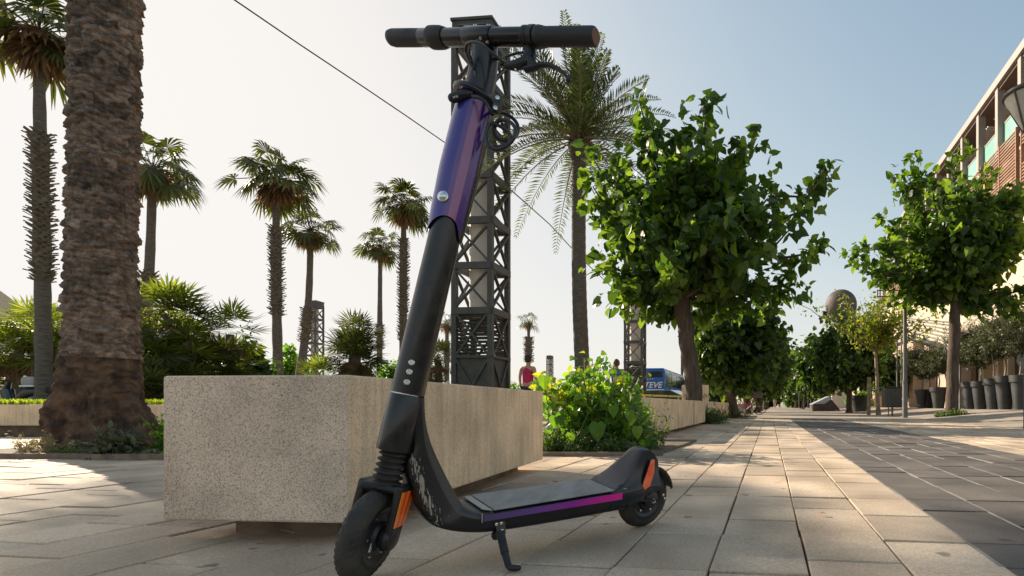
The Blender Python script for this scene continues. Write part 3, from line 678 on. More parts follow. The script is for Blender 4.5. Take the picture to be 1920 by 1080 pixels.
# ------------------------------------------------------------------ lattice towers
def tower(corner, W, label, yaw=R(5), scale=1.0, hi=True):
    f = Vector((-math.cos(yaw), math.sin(yaw), 0)); b = Vector((math.sin(yaw), math.cos(yaw), 0))
    c0 = Vector((corner[0], corner[1], 0)); o = c0+f*W/2+b*W/2
    t = thing('lattice_tower', (o.x, o.y, 0), label, 'tower', 'lattice light towers')
    cs = [c0, c0+f*W, c0+f*W+b*W, c0+b*W]; up = Vector((0, 0, 1)); H = 12.0
    for c in cs:
        d = (o-c); d.z = 0; d = d.normalized()*.05
        MB().box(c+d+up*H/2*.97, (.15, .15, H*.97), f, b).build('post', M['steel_dark'], t)
    zr = [3.25+1.36*k for k in range(7)]
    faces = [(cs[i], cs[(i+1) % 4]) for i in range(4)]
    for z in zr+[1.87]:
        m = MB()
        for a, e in faces:
            m.bar(a+up*z+(o-a).normalized()*0, e+up*z, .13, .20 if z != 1.87 else .08)
        m.build('ring_beam', M['steel_dark'], t)
    for k in range(6):
        m = MB()
        for a, e in faces:
            n = (e-a).normalized(); i_ = up.cross(n)*-.0
            m.bar(a+up*(zr[k]+.12)+n*.08, e+up*(zr[k+1]-.12)-n*.08, .05, .09, up=up.cross(n))
            m.bar(e+up*(zr[k]+.12)-n*.08, a+up*(zr[k+1]-.12)+n*.08, .052, .088, up=up.cross(n))
        m.build('cross_brace', M['steel_dark'], t)
    MB().lathe(o, (0, 0, 1), [(W*.30, 3.3), (W*.30, 11.3)], 28).build('lamp_cylinder', M['lamp_skin'], t, smooth=40)
    m = MB()
    for a, e in faces:
        n = (e-a).normalized(); inn = (o-(a+e)/2); inn.z = 0; inn = inn.normalized()*.05; inn.z = 0
        for j in range(11):
            z = 1.98+j*.115; m.box((a+e)/2+inn+up*z, (W*.9, .02, .075), n, (inn.normalized()*.8+up*.6), n.cross(inn.normalized()*.8+up*.6))
    m.build('louvre_panel', M['steel_dark'], t)
    m = MB()
    for a, e in faces:
        n = (e-a).normalized()
        for z0, z1 in ((1.9, 3.2), (.1, 1.83)):
            m.bar(a+up*z0+n*.08, e+up*z1-n*.08, .06, .07, up=up.cross(n)); m.bar(e+up*z0-n*.08, a+up*z1+n*.08, .062, .068, up=up.cross(n))
        inn = (o-(a+e)/2); inn.z = 0; inn = inn.normalized()*.04
        m.box((a+e)/2+inn+up*.93, (W*.96, .02, 1.8), n, inn)
    m.build('base_panel', M['steel_grey'] if False else M['steel_dark'], t)
    m = MB(); m.box(o+up*11.68, (W+.04, W+.04, .62), f, b); m.build('cap', M['steel_dark'], t)
    m = MB()
    for a, e in faces:
        n = (e-a).normalized(); ou = ((a+e)/2-o).normalized()
        for j in range(5): m.box((a+e)/2+ou*.035+up*(11.5+j*.085), (W*.7, .03, .03), n, ou)
    m.build('cap_louvre', M['steel_grey'], t)
    m = MB(); q = [c+(c-o).normalized()*.08 for c in cs]
    m.add([c+up*11.99 for c in q]+[c+up*12.07 for c in q]+[o+up*12.3], [(3, 2, 1, 0), (0, 1, 5, 4), (1, 2, 6, 5), (2, 3, 7, 6), (3, 0, 4, 7), (4, 5, 8), (5, 6, 8), (6, 7, 8), (7, 4, 8)])
    m.build('roof', M['steel_dark'], t)
    return t
T1 = tower((gx(921, 16), 16), 1.2, 'tall dark lattice tower directly behind the scooter stem')
def tw(px, Y, label, s=1.0):
    x = gx(px, Y); copy_thing(T1, (x, Y, 0), label, 0, s)
tw(1191, 36, 'lattice tower rising through the tree, left of the blue bus')
tw(1288, 62, 'thin distant lattice tower just left of the leaning tree trunk')
tw(1338, 90, 'faint lattice tower behind the leaning tree trunk, low among the leaves')
tw(590, 60, 'small distant lattice tower between the fan palms on the left')
tw(1031, 126, 'tiniest lattice tower, on the horizon right of the woman in crimson')

# overhead cable
wp = [at(300, -98, 9.3), at(440, 0, 10), at(560, 82, 11), at(680, 162, 12.3), at(760, 216, 13.4), at(835, 268, 14.8), at(900, 312, 16.4), at(960, 358, 18), at(1030, 420, 20.5), at(1090, 485, 23.5), at(1130, 522, 26), at(1185, 575, 30)]
tag(MB().tube(wp, [.015]*6+[.022]*6, 6).build('overhead_cable', M['cable'], smooth=60), 'thin black cable sagging across the sky behind the scooter', 'cable')

# ------------------------------------------------------------------ street trees
Y = 11.5
tipsA = [at(1310+(x-1310)*.945, y, Y+d) for x, y, d in [(1193, 192, 0), (1222, 245, .4), (1325, 200, -.3), (1290, 238, .5), (1415, 268, .2), (1552, 322, -.4), (1548, 372, .3), (1545, 468, .3), (1500, 545, .2), (1440, 330, 0),
        (1102, 300, 0), (1098, 400, .5), (1100, 350, -.5), (1112, 500, 0), (1165, 560, -.2), (1240, 590, .6), (1470, 560, .3), (1380, 575, .5), (1160, 540, -.7), (1500, 420, -.9), (1150, 300, .9), (1260, 500, -1.6), (1370, 400, -1.8), (1180, 400, -1.5), (1420, 480, -1.2)]]
broad_tree('street_tree', (gx(1306, Y), Y, 0), [(gx(1306, Y), Y, 0), (gx(1300, Y), Y, 1.0), (gx(1285, Y), Y, 2.0), (gx(1276, Y), Y, 2.75)], [.19, .18, .17, .19],
           tipsA, 66, at(1298, 402, Y), (1.85, 1.75, 1.75), .235, 11, [M['leaf']], 'nearest broad-leaved street tree with a leaning trunk, right of the date palm', 'street trees', 21, .36)
Y = 16.2
tipsR = [at(x, y, Y+d) for x, y, d in [(1712, 305, 0), (1745, 345, .5), (1800, 300, 0), (1850, 330, .6), (1690, 345, -.3), (1665, 420, 0), (1612, 485, 0), (1640, 510, .3), (1625, 470, -.5), (1690, 560, .2), (1905, 380, 0), (1920, 470, .3), (1930, 540, -.3), (1900, 580, .4), (1840, 570, 0), (1960, 420, 0)]]
broad_tree('street_tree', (gx(1785, Y), Y, 0), [(gx(1785, Y), Y, 0), (gx(1786, Y), Y, 1.3), (gx(1789, Y), Y, 2.6), (gx(1792, Y), Y, 3.6)], [.19, .17, .165, .15],
           tipsR, 66, at(1795, 450, Y), (2.2, 2.0, 1.85), .25, 13, [M['leaf']], 'broad-leaved street tree with a straight trunk on the right, in front of the building', 'street trees', 22, .42)
def small_tree(px, Y, H, Rr, label, seed, base_py=None, leaf=.26, n=46, ml='leaf_far', lean=0, trr=.17, per=11, top_off=0):
    x = gx(px, Y); th = H-Rr*1.75
    c = (x+top_off, Y, H-Rr*.95)
    return broad_tree('street_tree', (x, Y, 0), [(x, Y, 0), (x+lean*.5, Y, th*.5), (x+lean, Y, th)], [trr, trr*.9, trr*.85], [], n, c, (Rr, Rr, Rr*.88), leaf, per, [M[ml]], label, 'street trees', seed, .6)
B = small_tree(1378, 17.5, 4.1, 1.75, 'dark dense street tree behind the leaning one, in the left row', 23, lean=-.2, per=15, n=60)
C = small_tree(1592, 29, 5.7, 2.45, 'dense round street tree right of the wedge-shaped sign', 24, per=16, n=64)
def ct(src, px, Y, label, s=1.0, rz=0): copy_thing(src, (gx(px, Y), Y, 0), label, rz, s)
ct(B, 1402, 24, 'second dark street tree of the left row, behind the parked bicycles', 1.05, 1.2)
ct(B, 1420, 31, 'third dark street tree of the left row', 1.1, 2.3)
ct(C, 1427, 39, 'street tree in the left row just short of the street end', .72, 2.9)
ct(B, 1434, 50, 'far street tree on the left side of the street end', 1.3, 4.1)
ct(C, 1440, 66, 'farthest street tree on the left side', .9, 5)
ct(B, 1548, 41, 'dark street tree behind the wedge-shaped sign', 1.45, .5)
ct(C, 1522, 50, 'street tree beyond the wedge-shaped sign on the right row', .93, 1.7)
ct(B, 1505, 62, 'far street tree of the right row', 1.5, 3.3)
ct(C, 1492, 76, 'distant street tree right of the street end', .95, .9)
ct(B, 1478, 95, 'distant bright tree closing the street on the right', 1.5, 2.0)
ct(C, 1462, 115, 'distant tree at the very end of the street', .95, 4.0)
ct(B, 1448, 130, 'most distant street tree, where the paving vanishes', 1.7, 5.5)
ct(C, 1665, 34, 'street tree behind the young staked tree', .8, 3.9)
# young staked tree
Y = 22; x = gx(1647, Y)
broad_tree('young_tree', (x, Y, 0), [(x, Y, 0), (x-.05, Y, 1.5), (x-.12, Y, 2.6)], [.085, .07, .06],
           [at(px, py, Y+d) for px, py, d in [(1585, 560, 0), (1500, 571, 0), (1560, 600, .3), (1650, 545, 0), (1720, 560, .4), (1760, 590, -.2), (1740, 620, 0), (1620, 570, .2), (1690, 545, 0), (1600, 620, .5)]], 26,
           at(1660, 590, Y), (2.0, 1.4, .8), .17, 9, [M['leaf_yellow']], 'young yellowish tree with pale bare limbs beside the grey lamp post', None, 41, .55, wood='bark_pale', tv=OVAL_V, tf=OVAL_F)
x = gx(1629, 22)
tag(MB().tube([(x, 22, 0), (x+.02, 22, 1.55)], .075, 8).build('timber_stake', M['bark_pale'], smooth=60), 'short timber stake left of the young tree', 'stake')
# ------------------------------------------------------------------ bush by the block
def leafy_bush():
    rng = np.random.default_rng(9); Y = 4.75
    t = thing('leafy_bush', (gx(1110, Y), Y, 0), 'lush lime-green bush with big heart-shaped leaves beyond the pale block', 'bush')
    st = MB(); sets = {0: [[], [], [], []], 1: [[], [], [], []]}
    outline = [(1000, 715), (1030, 700), (1060, 690), (1100, 668), (1130, 668), (1160, 690), (1185, 700), (1205, 760), (1215, 800), (1190, 720), (1080, 700), (1020, 760), (1025, 820), (1120, 700), (1150, 730), (1060, 740), (1100, 790), (1180, 790), (1210, 840), (1040, 835)]
    for k in range(150):
        px, py = outline[k % len(outline)]; px += rng.normal(0, 14); py += abs(rng.normal(0, 16)); px = max(1004, px)
        e = np.array(at(px, py, Y+rng.uniform(-.42, .38))); s_ = np.array((gx(1110, Y)+rng.normal(0, .18), Y+rng.normal(0, .15), .02))
        pl = polyline(s_, e, (0, 0, .06), 6, rng, .015); st.tube([Vector(p) for p in pl], list(np.linspace(.006, .0025, 6)), 4, cap=False)
        n = rng.integers(8, 14); u = rng.uniform(.4, 1, n); idx = u*5; i0 = np.minimum(idx.astype(int), 4); f = (idx-i0)[:, None]
        P = pl[i0]*(1-f)+pl[i0+1]*f+rng.normal(0, .035, (n, 3)); D = rng.normal(0, .7, (n, 3)); D[:, 2] -= .35; D[:, 1] -= .25
        Nr = rng.normal(0, .5, (n, 3)); Nr[:, 2] += .8; Nr[:, 1] -= .4; S = rng.uniform(.035, .085, n)
        q = 1 if rng.random() < (.30 if py < 730 else .07) else 0
        for a, b_ in zip(sets[q], (P, D, Nr, S)): a.append(b_)
    # the one big hanging leaf and some large ones
    for px, py, s in [(1120, 793, .15), (1070, 812, .09), (1050, 780, .10), (1150, 760, .10), (1180, 770, .09), (1020, 705, .11), (1040, 780, .1), (1195, 800, .1)]:
        p = np.array(at(px, py, Y-.42))[None]
        for a, b_ in zip(sets[0], (p, np.array([[.03, -.1, -1.]]), np.array([[.1, -1, .2]]), np.array([s]))): a.append(b_)
    st.build('stem', M['weed'], t)
    for q, nm in ((0, 'foliage'), (1, 'yellow_foliage')):
        a = [np.concatenate(z) for z in sets[q]]; mb = MB(); scatter_leaves(mb, *a); mb.build(nm, M['leaf_bush' if q == 0 else 'leaf_bush_yellow'], t)
leafy_bush()
def weeds(name, cx_, cy_, rx, ry, h, n, seed, label, m='weed', slim=False, cat='weeds', leaf=.03):
    rng = np.random.default_rng(seed); t = thing(name, (cx_, cy_, 0), label, cat)
    P, D, Nn, S = [], [], [], []; st = MB()
    for i in range(n):
        r_ = math.sqrt(rng.random()); a = rng.uniform(0, 6.28); b = np.array((cx_+rx*r_*math.cos(a), cy_+ry*r_*math.sin(a), 0.0))
        hh = h*(1-.55*r_)*rng.uniform(.5, 1.1); e = b+np.array((rng.normal(0, .3)*hh, rng.normal(0, .3)*hh, hh))
        st.tube([Vector(b), Vector(e)], [.0022, .001], 3, cap=False)
        k = rng.integers(5, 11); u = rng.uniform(.15, 1, k)[:, None]; P.append(b*(1-u)+e*u+rng.normal(0, leaf*.3, (k, 3))); d = rng.normal(0, .7, (k, 3)); d[:, 2] += .3; D.append(d)
        q = rng.normal(0, .5, (k, 3)); q[:, 2] += 1; Nn.append(q); S.append(leaf*rng.uniform(.6, 1.3, k))
    st.build('stem', M[m], t); mb = MB(); scatter_leaves(mb, np.concatenate(P), np.concatenate(D), np.concatenate(Nn), np.concatenate(S), SLIM_V if slim else OVAL_V, SLIM_F if slim else OVAL_F)
    mb.build('foliage', M[m], t); return t
weeds('weeds', gx(1110, 4.4), 4.42, .46, .12, .17, 210, 1, 'fringe of small weeds under the lime-green bush')
weeds('weeds', gx(1036, 4.5), 4.46, .10, .12, .33, 70, 2, 'taller weeds between the pale block and the bush')
weeds('weeds', gx(1205, 4.9), 4.95, .20, .25, .55, 90, 3, 'wispy weeds at the right side of the bush', leaf=.035)
weeds('dry_weeds', gx(1185, 4.9), 4.9, .14, .1, .62, 26, 4, 'dry grey stalks sticking out at the right of the bush', 'weed_dry', True, leaf=.05)
weeds('weeds', gx(1222, 4.6), 4.6, .06, .05, .09, 40, 5, 'small tuft of weeds on the paving behind the rear fender')
weeds('weeds', gx(208, 4.0), 4.04, .13, .08, .27, 110, 6, 'grey-green plant growing at the foot of the thick palm', 'leaf_olive', leaf=.055)
weeds('weeds', gx(150, 3.98), 4.06, .34, .04, .05, 80, 7, 'low grass tufts along the kerb under the thick palm', 'weed', True, leaf=.06)
weeds('dry_weeds', gx(55, 4.05), 4.15, .22, .08, .26, 50, 8, 'thin dry weeds at the left edge by the kerb', 'weed_dry', leaf=.03)
weeds('weeds', gx(290, 4.1), 4.25, .10, .1, .42, 80, 9, 'yellowish weeds between the thick palm and the pale block', 'leaf_bush', leaf=.04)
weeds('weeds', gx(272, 3.9), 3.98, .22, .05, .05, 60, 10, 'creeping weeds right of the palm foot', 'weed', leaf=.03)
weeds('weeds', gx(1335, 11.9), 11.4, .28, .2, .48, 80, 12, 'weed clump leaning on the planter row', 'weed', True, leaf=.12)
weeds('weeds', gx(1378, 17), 17.0, .5, .15, .22, 50, 13, 'small weeds before the parked bicycles', 'weed', True, leaf=.1)
weeds('weeds', gx(1785, 16), 15.9, .55, .25, .30, 80, 14, 'weeds around the foot of the straight street tree', 'weed', leaf=.09)
# lawn blades
rng = np.random.default_rng(4); n = 26000
P = np.stack([rng.uniform(-14.5, -6.2, n), 6.85+rng.random(n)**1.6*5, np.full(n, .41)], 1)
D = rng.normal(0, .35, (n, 3)); D[:, 2] = 1; Nn = rng.normal(0, 1, (n, 3)); mb = MB()
scatter_leaves(mb, P, D, Nn, rng.uniform(.04, .09, n), SLIM_V*np.array((1.2, 1, 1)), SLIM_F)
tag(mb.build('grass', M['grass']), 'bright sunlit grass on the raised lawn', kind='stuff')

# background low shrubs (left, behind)
def shrub(name, px, py_top, Y, wpx, label, seed, ml='leaf_far', leaf=.16, n=34, group=None, tv=LEAF_V, tf=LEAF_F, per=10):
    x = gx(px, Y); H = at(px, py_top, Y).z; Rr = wpx*Y/FOC/2
    return broad_tree(name, (x, Y, 0), [(x, Y, 0), (x, Y, H*.25)], [.07, .05], [], n, (x, Y, H*.52), (Rr, Rr*.8, H*.48), leaf, per, [M[ml]], label, group, seed, .35, cat='shrub', tv=tv, tf=tf)
shrub('shrub', 472, 640, 15, 75, 'dark rounded shrub right of the fan palm clump', 71, leaf=.13, n=60, per=16)
shrub('shrub', 545, 640, 30, 55, 'light leafy shrub behind the leaning palms', 72, 'leaf_bush', .22, 24)
shrub('shrub', 733, 680, 19, 42, 'small bright shrub just left of the scooter stem', 73, 'leaf_bush', .13, 26)
shrub('shrub', 690, 690, 22, 50, 'low shrub between the two palms left of the stem', 74, 'leaf_far', .15, 26)
shrub('shrub', 962, 712, 20, 30, 'low green shrub between the big lattice tower and the woman', 75, 'leaf_bush', .12, 18)
shrub('shrub', 118, 690, 17, 60, 'dark shrub behind the motor scooter', 76, 'leaf_far', .16, 40)
shrub('shrub', 640, 700, 26, 90, 'dark low hedge shrub beneath the small lattice tower', 77, 'leaf_far', .18, 40)
shrub('shrub', 400, 690, 16, 130, 'low dark shrub filling in under the fan palm clump', 78, 'leaf_far', .15, 60)
shrub('shrub', 30, 680, 18, 130, 'dark shrub at the left edge behind the lawn', 79, 'leaf_far', .17, 60)
shrub('shrub', 1345, 690, 30, 60, 'dark hedge behind the walker in pale blue', 80, 'leaf_far', .2, 50)
shrub('shrub', 1440, 735, 100, 70, 'distant shrubbery left of the street end', 81, 'leaf_far', .5, 50)
shrub('shrub', 1500, 738, 90, 60, 'distant shrubbery right of the street end', 82, 'leaf_far', .5, 50)
shrub('shrub', 1345, 700, 70, 130, 'wide dark hedge beyond the bus', 83, 'leaf_far', .4, 60)

# ------------------------------------------------------------------ building on the right
def building():
    X0, k = 9.8, .133
    d = SV; n = -SU
    def F(px): Yf = X0/((px-CX)/FOC-k); return Yf
    def P(Yf, z, out=0): return Vector((X0+k*Yf, Yf, z))+n*out
    t = thing('apartment_building', (X0+k*25, 25, 0), 'modern building with timber louvres, green glass balustrade and overhanging roof at the right edge', 'building')
    Ya, Yb = 14, 46
    def slab(m, Y0, Y1, z0, z1, out, depth): 
        c = (P(Y0, (z0+z1)/2, out)+P(Y1, (z0+z1)/2, out))/2-n*depth/2; m.box(c, (depth, (P(Y1, 0)-P(Y0, 0)).length, z1-z0), SU, SV)
    m = MB(); slab(m, Ya, Yb, 0, 8.6, 0, 9); m.build('wall', M['wall_beige'], t)
    m = MB(); slab(m, Ya, Yb, 8.6, 11.0, -.25, 8.6); m.build('upper_wall', M['wall_beige'], t)
    m = MB(); slab(m, Ya, Yb, 11.05, 13.6, -2.2, 6.5); m.build('penthouse_wall', M['soffit'], t)
    m = MB(); slab(m, Ya, Yb, 13.72, 14.05, .35, 3.2); m.build('roof', M['roofsteel'], t)
    m = MB(); slab(m, Ya, Yb, 13.60, 13.715, .2, 2.8); m.build('soffit', M['soffit'], t)
    for Yc in np.arange(18.3, 45, 2.05):
        m = MB(); m.box(P(Yc, 12.3, .1), (.32, .26, 2.9), SU, SV); m.build('column', M['roofsteel'], t)
        m = MB(); slab(m, Yc+.17, Yc+1.88, 10.95, 12.1, .02, .03); m.build('glass_panel', M['glass_green'], t)
        m = MB(); slab(m, Yc+.15, Yc+1.9, 12.1, 12.16, .04, .08); m.build('handrail', M['roofsteel'], t)
        m = MB()
        for j in range(9): m.bar(P(Yc+.3+.17*j, 13.3, -.3), P(Yc+.5+.17*j, 13.3, -1.6), .05, .05)
        m.build('pergola_slats', M['white'], t)
    for i, Yc in enumerate(np.arange(15.2, 45, 1.7)):
        z0, z1 = 8.5, 11.15-.12*(i % 2)
        m = MB(); out = .28+.1*(i % 2)
        for j in range(int((z1-z0)/.13)):
            z = z0+.06+j*.13
            if 1.0 < z-z0 < 1.75 and i % 3 != 0: slab(m, Yc+.05, Yc+.45, z, z+.06, out, .05)
            else: slab(m, Yc+.05, Yc+1.5, z, z+.06, out, .05)
        slab(m, Yc, Yc+.07, z0, z1, out+.02, .12); slab(m, Yc+1.5, Yc+1.57, z0, z1, out+.02, .12)
        m.build('louvre_panel', M['wood'], t)
    # ground floor: stone piers, dark openings
    for i, Yc in enumerate(np.arange(22, 44, 3.2)):
        m = MB(); slab(m, Yc, Yc+1.5, .0, 4.2, .35, .5); m.build('stone_pier', M['stone'], t)
        m = MB(); slab(m, Yc+1.75, Yc+2.95, 1.2, 3.3, .03, .05); w_ = m.build('window', M['window'], t)
        m = MB(); slab(m, Yc+1.7, Yc+3.0, 3.32, 3.42, .08, .1); slab(m, Yc+1.7, Yc+3.0, 1.05, 1.17, .08, .1); m.build('frame', M['roofsteel'], w_)
    m = MB(); slab(m, 15, 27, .3, 3.6, .04, .06); m.build('shopfront', M['window'], t)
    for Yc in np.arange(16, 27, 2.6):
        m = MB(); slab(m, Yc, Yc+.4, .26, 4.4, .3, .3); m.build('pillar', M['wall_beige'], t)
building()
# farther stone building down the street
def stone_house(px0, Y0, Y1, H, off, label, seed, m_='stone'):
    x0 = gx(px0, Y0); t = thing('stone_house', (x0, Y0, 0), label, 'house'); L = Y1-Y0
    p = Vector((x0, Y0, 0)); m = MB(); c = p+SV*L/2+SU*3; m.box(c+Vector((0, 0, H/2)), (6, L, H), SU, SV); m.build('wall', M[m_], t)
    m = MB(); m.box(c+Vector((0, 0, H+.12)), (6.5, L+.5, .25), SU, SV); m.build('roof', M['roofsteel'], t)
    k = 0; v = 1.0
    while v < L-1.5:
        m = MB(); q = p+SV*(v+.6)-SU*.02; m.box(q+Vector((0, 0, H*.42)), (.06, 1.2, H*.45), SU, SV); wn = m.build('window', M['window'], t)
        m = MB(); m.box(q+Vector((0, 0, H*.42-H*.24))-SU*.05, (.16, 1.4, .1), SU, SV); m.build('sill', M['white'], wn); v += 2.6
    m = MB()
    for j in range(1, int(H/.45)): m.box(p+SV*L/2-SU*.004+Vector((0, 0, j*.45)), (.02, L, .018), SU, SV)
    m.build('course_lines', M['soffit'], t)
stone_house(1712, 33, 42, 4.6, 0, 'pinkish stone house between the lamp post and the potted shrubs', 1)
stone_house(1640, 44, 56, 5.0, 0, 'pale stone house just left of the waste bin', 2)
stone_house(1560, 70, 110, 5, 0, 'low distant house behind the wedge-shaped sign', 3, 'wall_beige')

# terrace, pots, awnings
tz = .26
m = MB(); a = Vector((7.15+.133*8, 8, 0)); bq = Vector((7.15+.133*48, 48, 0)); c = (a+bq)/2+SU*1.6
m.box(c+Vector((0, 0, tz/2-.01)), (3.2, (bq-a).length, tz+.02), SU, SV); tag(m.build('raised_pavement', M['far_ground'], bevel=.01), kind='structure')
rp_ = MB(); e0 = Vector((7.15+.133*8, 8, tz+.004)); e1 = Vector((7.15+.133*48, 48, tz+.004)); lo = -SU*2.6
rp_.add([e0, e1, Vector((e1.x, e1.y, .0))+lo, Vector((e0.x, e0.y, .0))+lo], [(0, 1, 2, 3)]); tag(rp_.build('sloping_pavement', M['far_ground']), kind='structure')
def pot(px, Y, h, r, label, bush_top, bush_w, seed, stem=True):
    x = gx(px, Y)
    t = thing('plant_pot', (x, Y, tz), label, 'pot', 'tall grey pots on the terrace')
    m = MB(); m.lathe((x, Y, tz), (0, 0, 1), [(r*.62, 0), (r*.93, h*.80), (r*1.08, h*.80), (r*1.12, h), (r*.95, h), (r*.9, h*.9)], 20); m.build('pot_body', M['pot'], t, smooth=35)
    m = MB(); m.lathe((x, Y, tz), (0, 0, 1), [(r*.92, h*.9), (.001, h*.92)], 16); m.build('soil', M['soil'], t)
    H = at(px, bush_top, Y).z; Rr = bush_w*1.3*Y/FOC/2
    broad_tree('olive_shrub', (x, Y, tz+h*.9), [(x, Y, tz+h*.9), (x+.05, Y, tz+h*1.3), (x-.03, Y, tz+h*1.75)], [.035, .028, .022], [], 84, (x, Y, (H+tz+h*1.6)/2), (Rr, Rr, max(.4, (H-tz-h*1.35)/2)), .085, 15, [M['leaf_olive']],
               label.replace('tall grey pot', 'grey-green olive shrub').replace('grey pot', 'grey-green olive shrub'), 'olive shrubs in the pots', seed, .3, cat='shrub', wood='bark_pale', tv=SLIM_V*np.array((2.2, 1, 1)), tf=SLIM_F)
pots = [(1728, 25, .88, .28, 650, 60), (1742, 25.6, .88, .26, 655, 50), (1760, 24, .95, .36, 640, 65), (1818, 19.5, 1.0, .28, 610, 80), (1838, 19.0, 1.0, .3, 640, 60), (1862, 18.2, 1.05, .3, 600, 80), (1884, 17.8, 1.12, .32, 596, 90), (1912, 17.0, 1.1, .28, 590, 90), (1940, 16.8, 1.15, .34, 590, 90)]
pl = ['grey pot farthest left on the terrace, left of the tree', 'narrow grey pot squeezed between two pots left of the tree', 'widest grey pot left of the tree', 'first tall grey pot right of the tree', 'second tall grey pot right of the tree', 'third tall grey pot right of the tree', 'leaning-looking tall grey pot near the beige pillar', 'tall grey pot near the right edge', 'tall grey pot cut by the right edge']
for (px, Y, h, r, bt, bw), nm, i in zip(pots, pl, range(9)): pot(px, Y, h, r, nm, bt, bw, 90+i)
# beige pillar + awnings standing on the terrace
x = gx(1848, 20); m = MB(); m.box((x, 20, tz+2.2), (.34, .34, 4.4)); tag(m.build('awning_pillar', M['wall_beige']), 'beige pillar among the potted shrubs carrying the canvas awning', 'pillar')
t = thing('canvas_awning', (gx(1850, 20), 20, 0), 'large cream sloping canvas awning over the terrace', 'awning')
m = MB(); q = [at(1800, 625, 19.5), at(1812, 585, 23.5), at(1925, 500, 23.0), at(1925, 575, 17.5)]
m.add(q+[p+Vector((0, 0, -.03)) for p in q], [(0, 1, 2, 3), (7, 6, 5, 4), (0, 3, 7, 4), (1, 0, 4, 5), (2, 1, 5, 6), (3, 2, 6, 7)]); m.build('canopy', M['awning'], t)
for a_, b_, w_ in ((at(1800, 628, 19.4), at(1930, 578, 17.3), .09), (at(1835, 632, 19.6), at(1930, 618, 17.9), .07), (at(1870, 600, 18.6), at(1905, 560, 22), .06)): MB().bar(a_, b_, w_, w_*1.4).build('rafter', M['soffit'], t)
m = MB(); q = [at(1795, 632, 20), at(1795, 612, 20), at(1930, 598, 17.6), at(1930, 628, 17.6)]; m.prism(q, (0, .04, 0)); m.build('valance', M['wall_beige'], t)
t = thing('striped_awning', (gx(1745, 26), 26, 0), 'striped grey-beige canvas awning between the lamp post and the tree', 'awning')
m = MB(); A_, B_ = at(1682, 628, 30), at(1800, 668, 21.5); C_, D_ = at(1800, 606, 23.5), at(1690, 596, 32)
for i in range(14):
    f0, f1 = i/14, (i+1)/14; a, b = A_.lerp(D_, f0), A_.lerp(D_, f1); c, d = B_.lerp(C_, f1), B_.lerp(C_, f0); s_ = Vector((0, 0, -.10))
    mid0, mid1 = (a+b)/2+s_, (c+d)/2+s_
    m.add([a, mid0, b, c, mid1, d], [(0, 1, 4, 5), (1, 2, 3, 4)], i % 2)
m.build('canopy', [M['awning_stripe'], M['awning']], t, smooth=30)
m = MB(); m.bar(A_, B_, .05, .07); m.bar(D_, C_, .05, .07); m.bar(B_, C_, .05, .07)
for q in (A_, B_, C_, D_): m.bar(q, (q.x, q.y, tz-.01), .07, .07)
m.build('frame', M['steel_grey'], t)
# small pot plants left behind
t = thing('plant_pot', (gx(1611, 30), 30, 0), 'dark grey pot with a bright shrub behind the round street tree', 'pot')
MB().lathe((gx(1611, 30), 30, 0), (0, 0, 1), [(.34, 0), (.5, .75), (.56, .75), (.58, .95), (.48, .95)], 18).build('pot_body', M['pot'], t, smooth=35)
shrub('shrub', 1611, 738, 30.3, 52, 'bright shrub growing in the dark grey pot', 95, 'leaf_bush', .12, 26)

# ------------------------------------------------------------------ street furniture, right
x = gx(1697, 17.4); t = thing('lamp_post', (x, 17.4, 0), 'grey steel lamp post right of the young tree', 'lamp post')
MB().lathe((x, 17.4, 0), (0, 0, 1), [(.085, 0), (.085, 1.15), (.095, 1.15), (.095, 1.2), (.07, 1.2), (.055, 4.6)], 16).build('pole', M['steel_grey'], t, smooth=35)
m = MB(); m.bar((x, 17.4, 4.15), (x-.9, 17.4, 4.15), .03, .03); m.bar((x, 17.4, 3.95), (x-.9, 17.4, 3.95), .03, .03); m.bar((x-.45, 17.4, 3.95), (x-.45, 17.4, 4.15), .03, .03); m.bar((x-.9, 17.4, 3.93), (x-.9, 17.4, 4.17), .03, .03); m.build('bracket', M['steel_dark'], t)
# lantern top right
Y = 9.0; lx = gx(1925, Y); zt = at(0, 178, Y).z; zb = at(0, 243, Y).z
t = thing('street_lantern', (lx, Y, 0), 'street lantern with a dark ring and conical glass at the top right corner', 'street lamp')
MB().lathe((lx, Y, 0), (0, 0, 1), [(.05, 0), (.05, 1.0), (.035, 1.05), (.033, zb-.02)], 14).build('pole', M['steel_dark'], t, smooth=35)
MB().lathe((lx, Y, 0), (0, 0, 1), [(.35, zt-.03), (.37, zt-.01), (.37, zt+.03), (.32, zt+.06), (.2, zt+.10), (.02, zt+.13)], 32).build('hood', M['steel_dark'], t, smooth=35)
MB().lathe((lx, Y, 0), (0, 0, 1), [(.06, zb), (.33, zt-.035), (.31, zt-.035), (.05, zb+.01)], 32).build('lamp_shade', mat('frosted_lantern_glass', (.5, .47, .42), .3, c2=(.55, .52, .46), nscale=4), t, smooth=35)
m = MB()
for k in range(4):
    a = .5+k*math.pi/2; m.bar((lx+.05*math.cos(a), Y+.05*math.sin(a), zb-.04), (lx+.36*math.cos(a), Y+.36*math.sin(a), zt), .02, .03)
m.build('strut', M['steel_dark'], t)
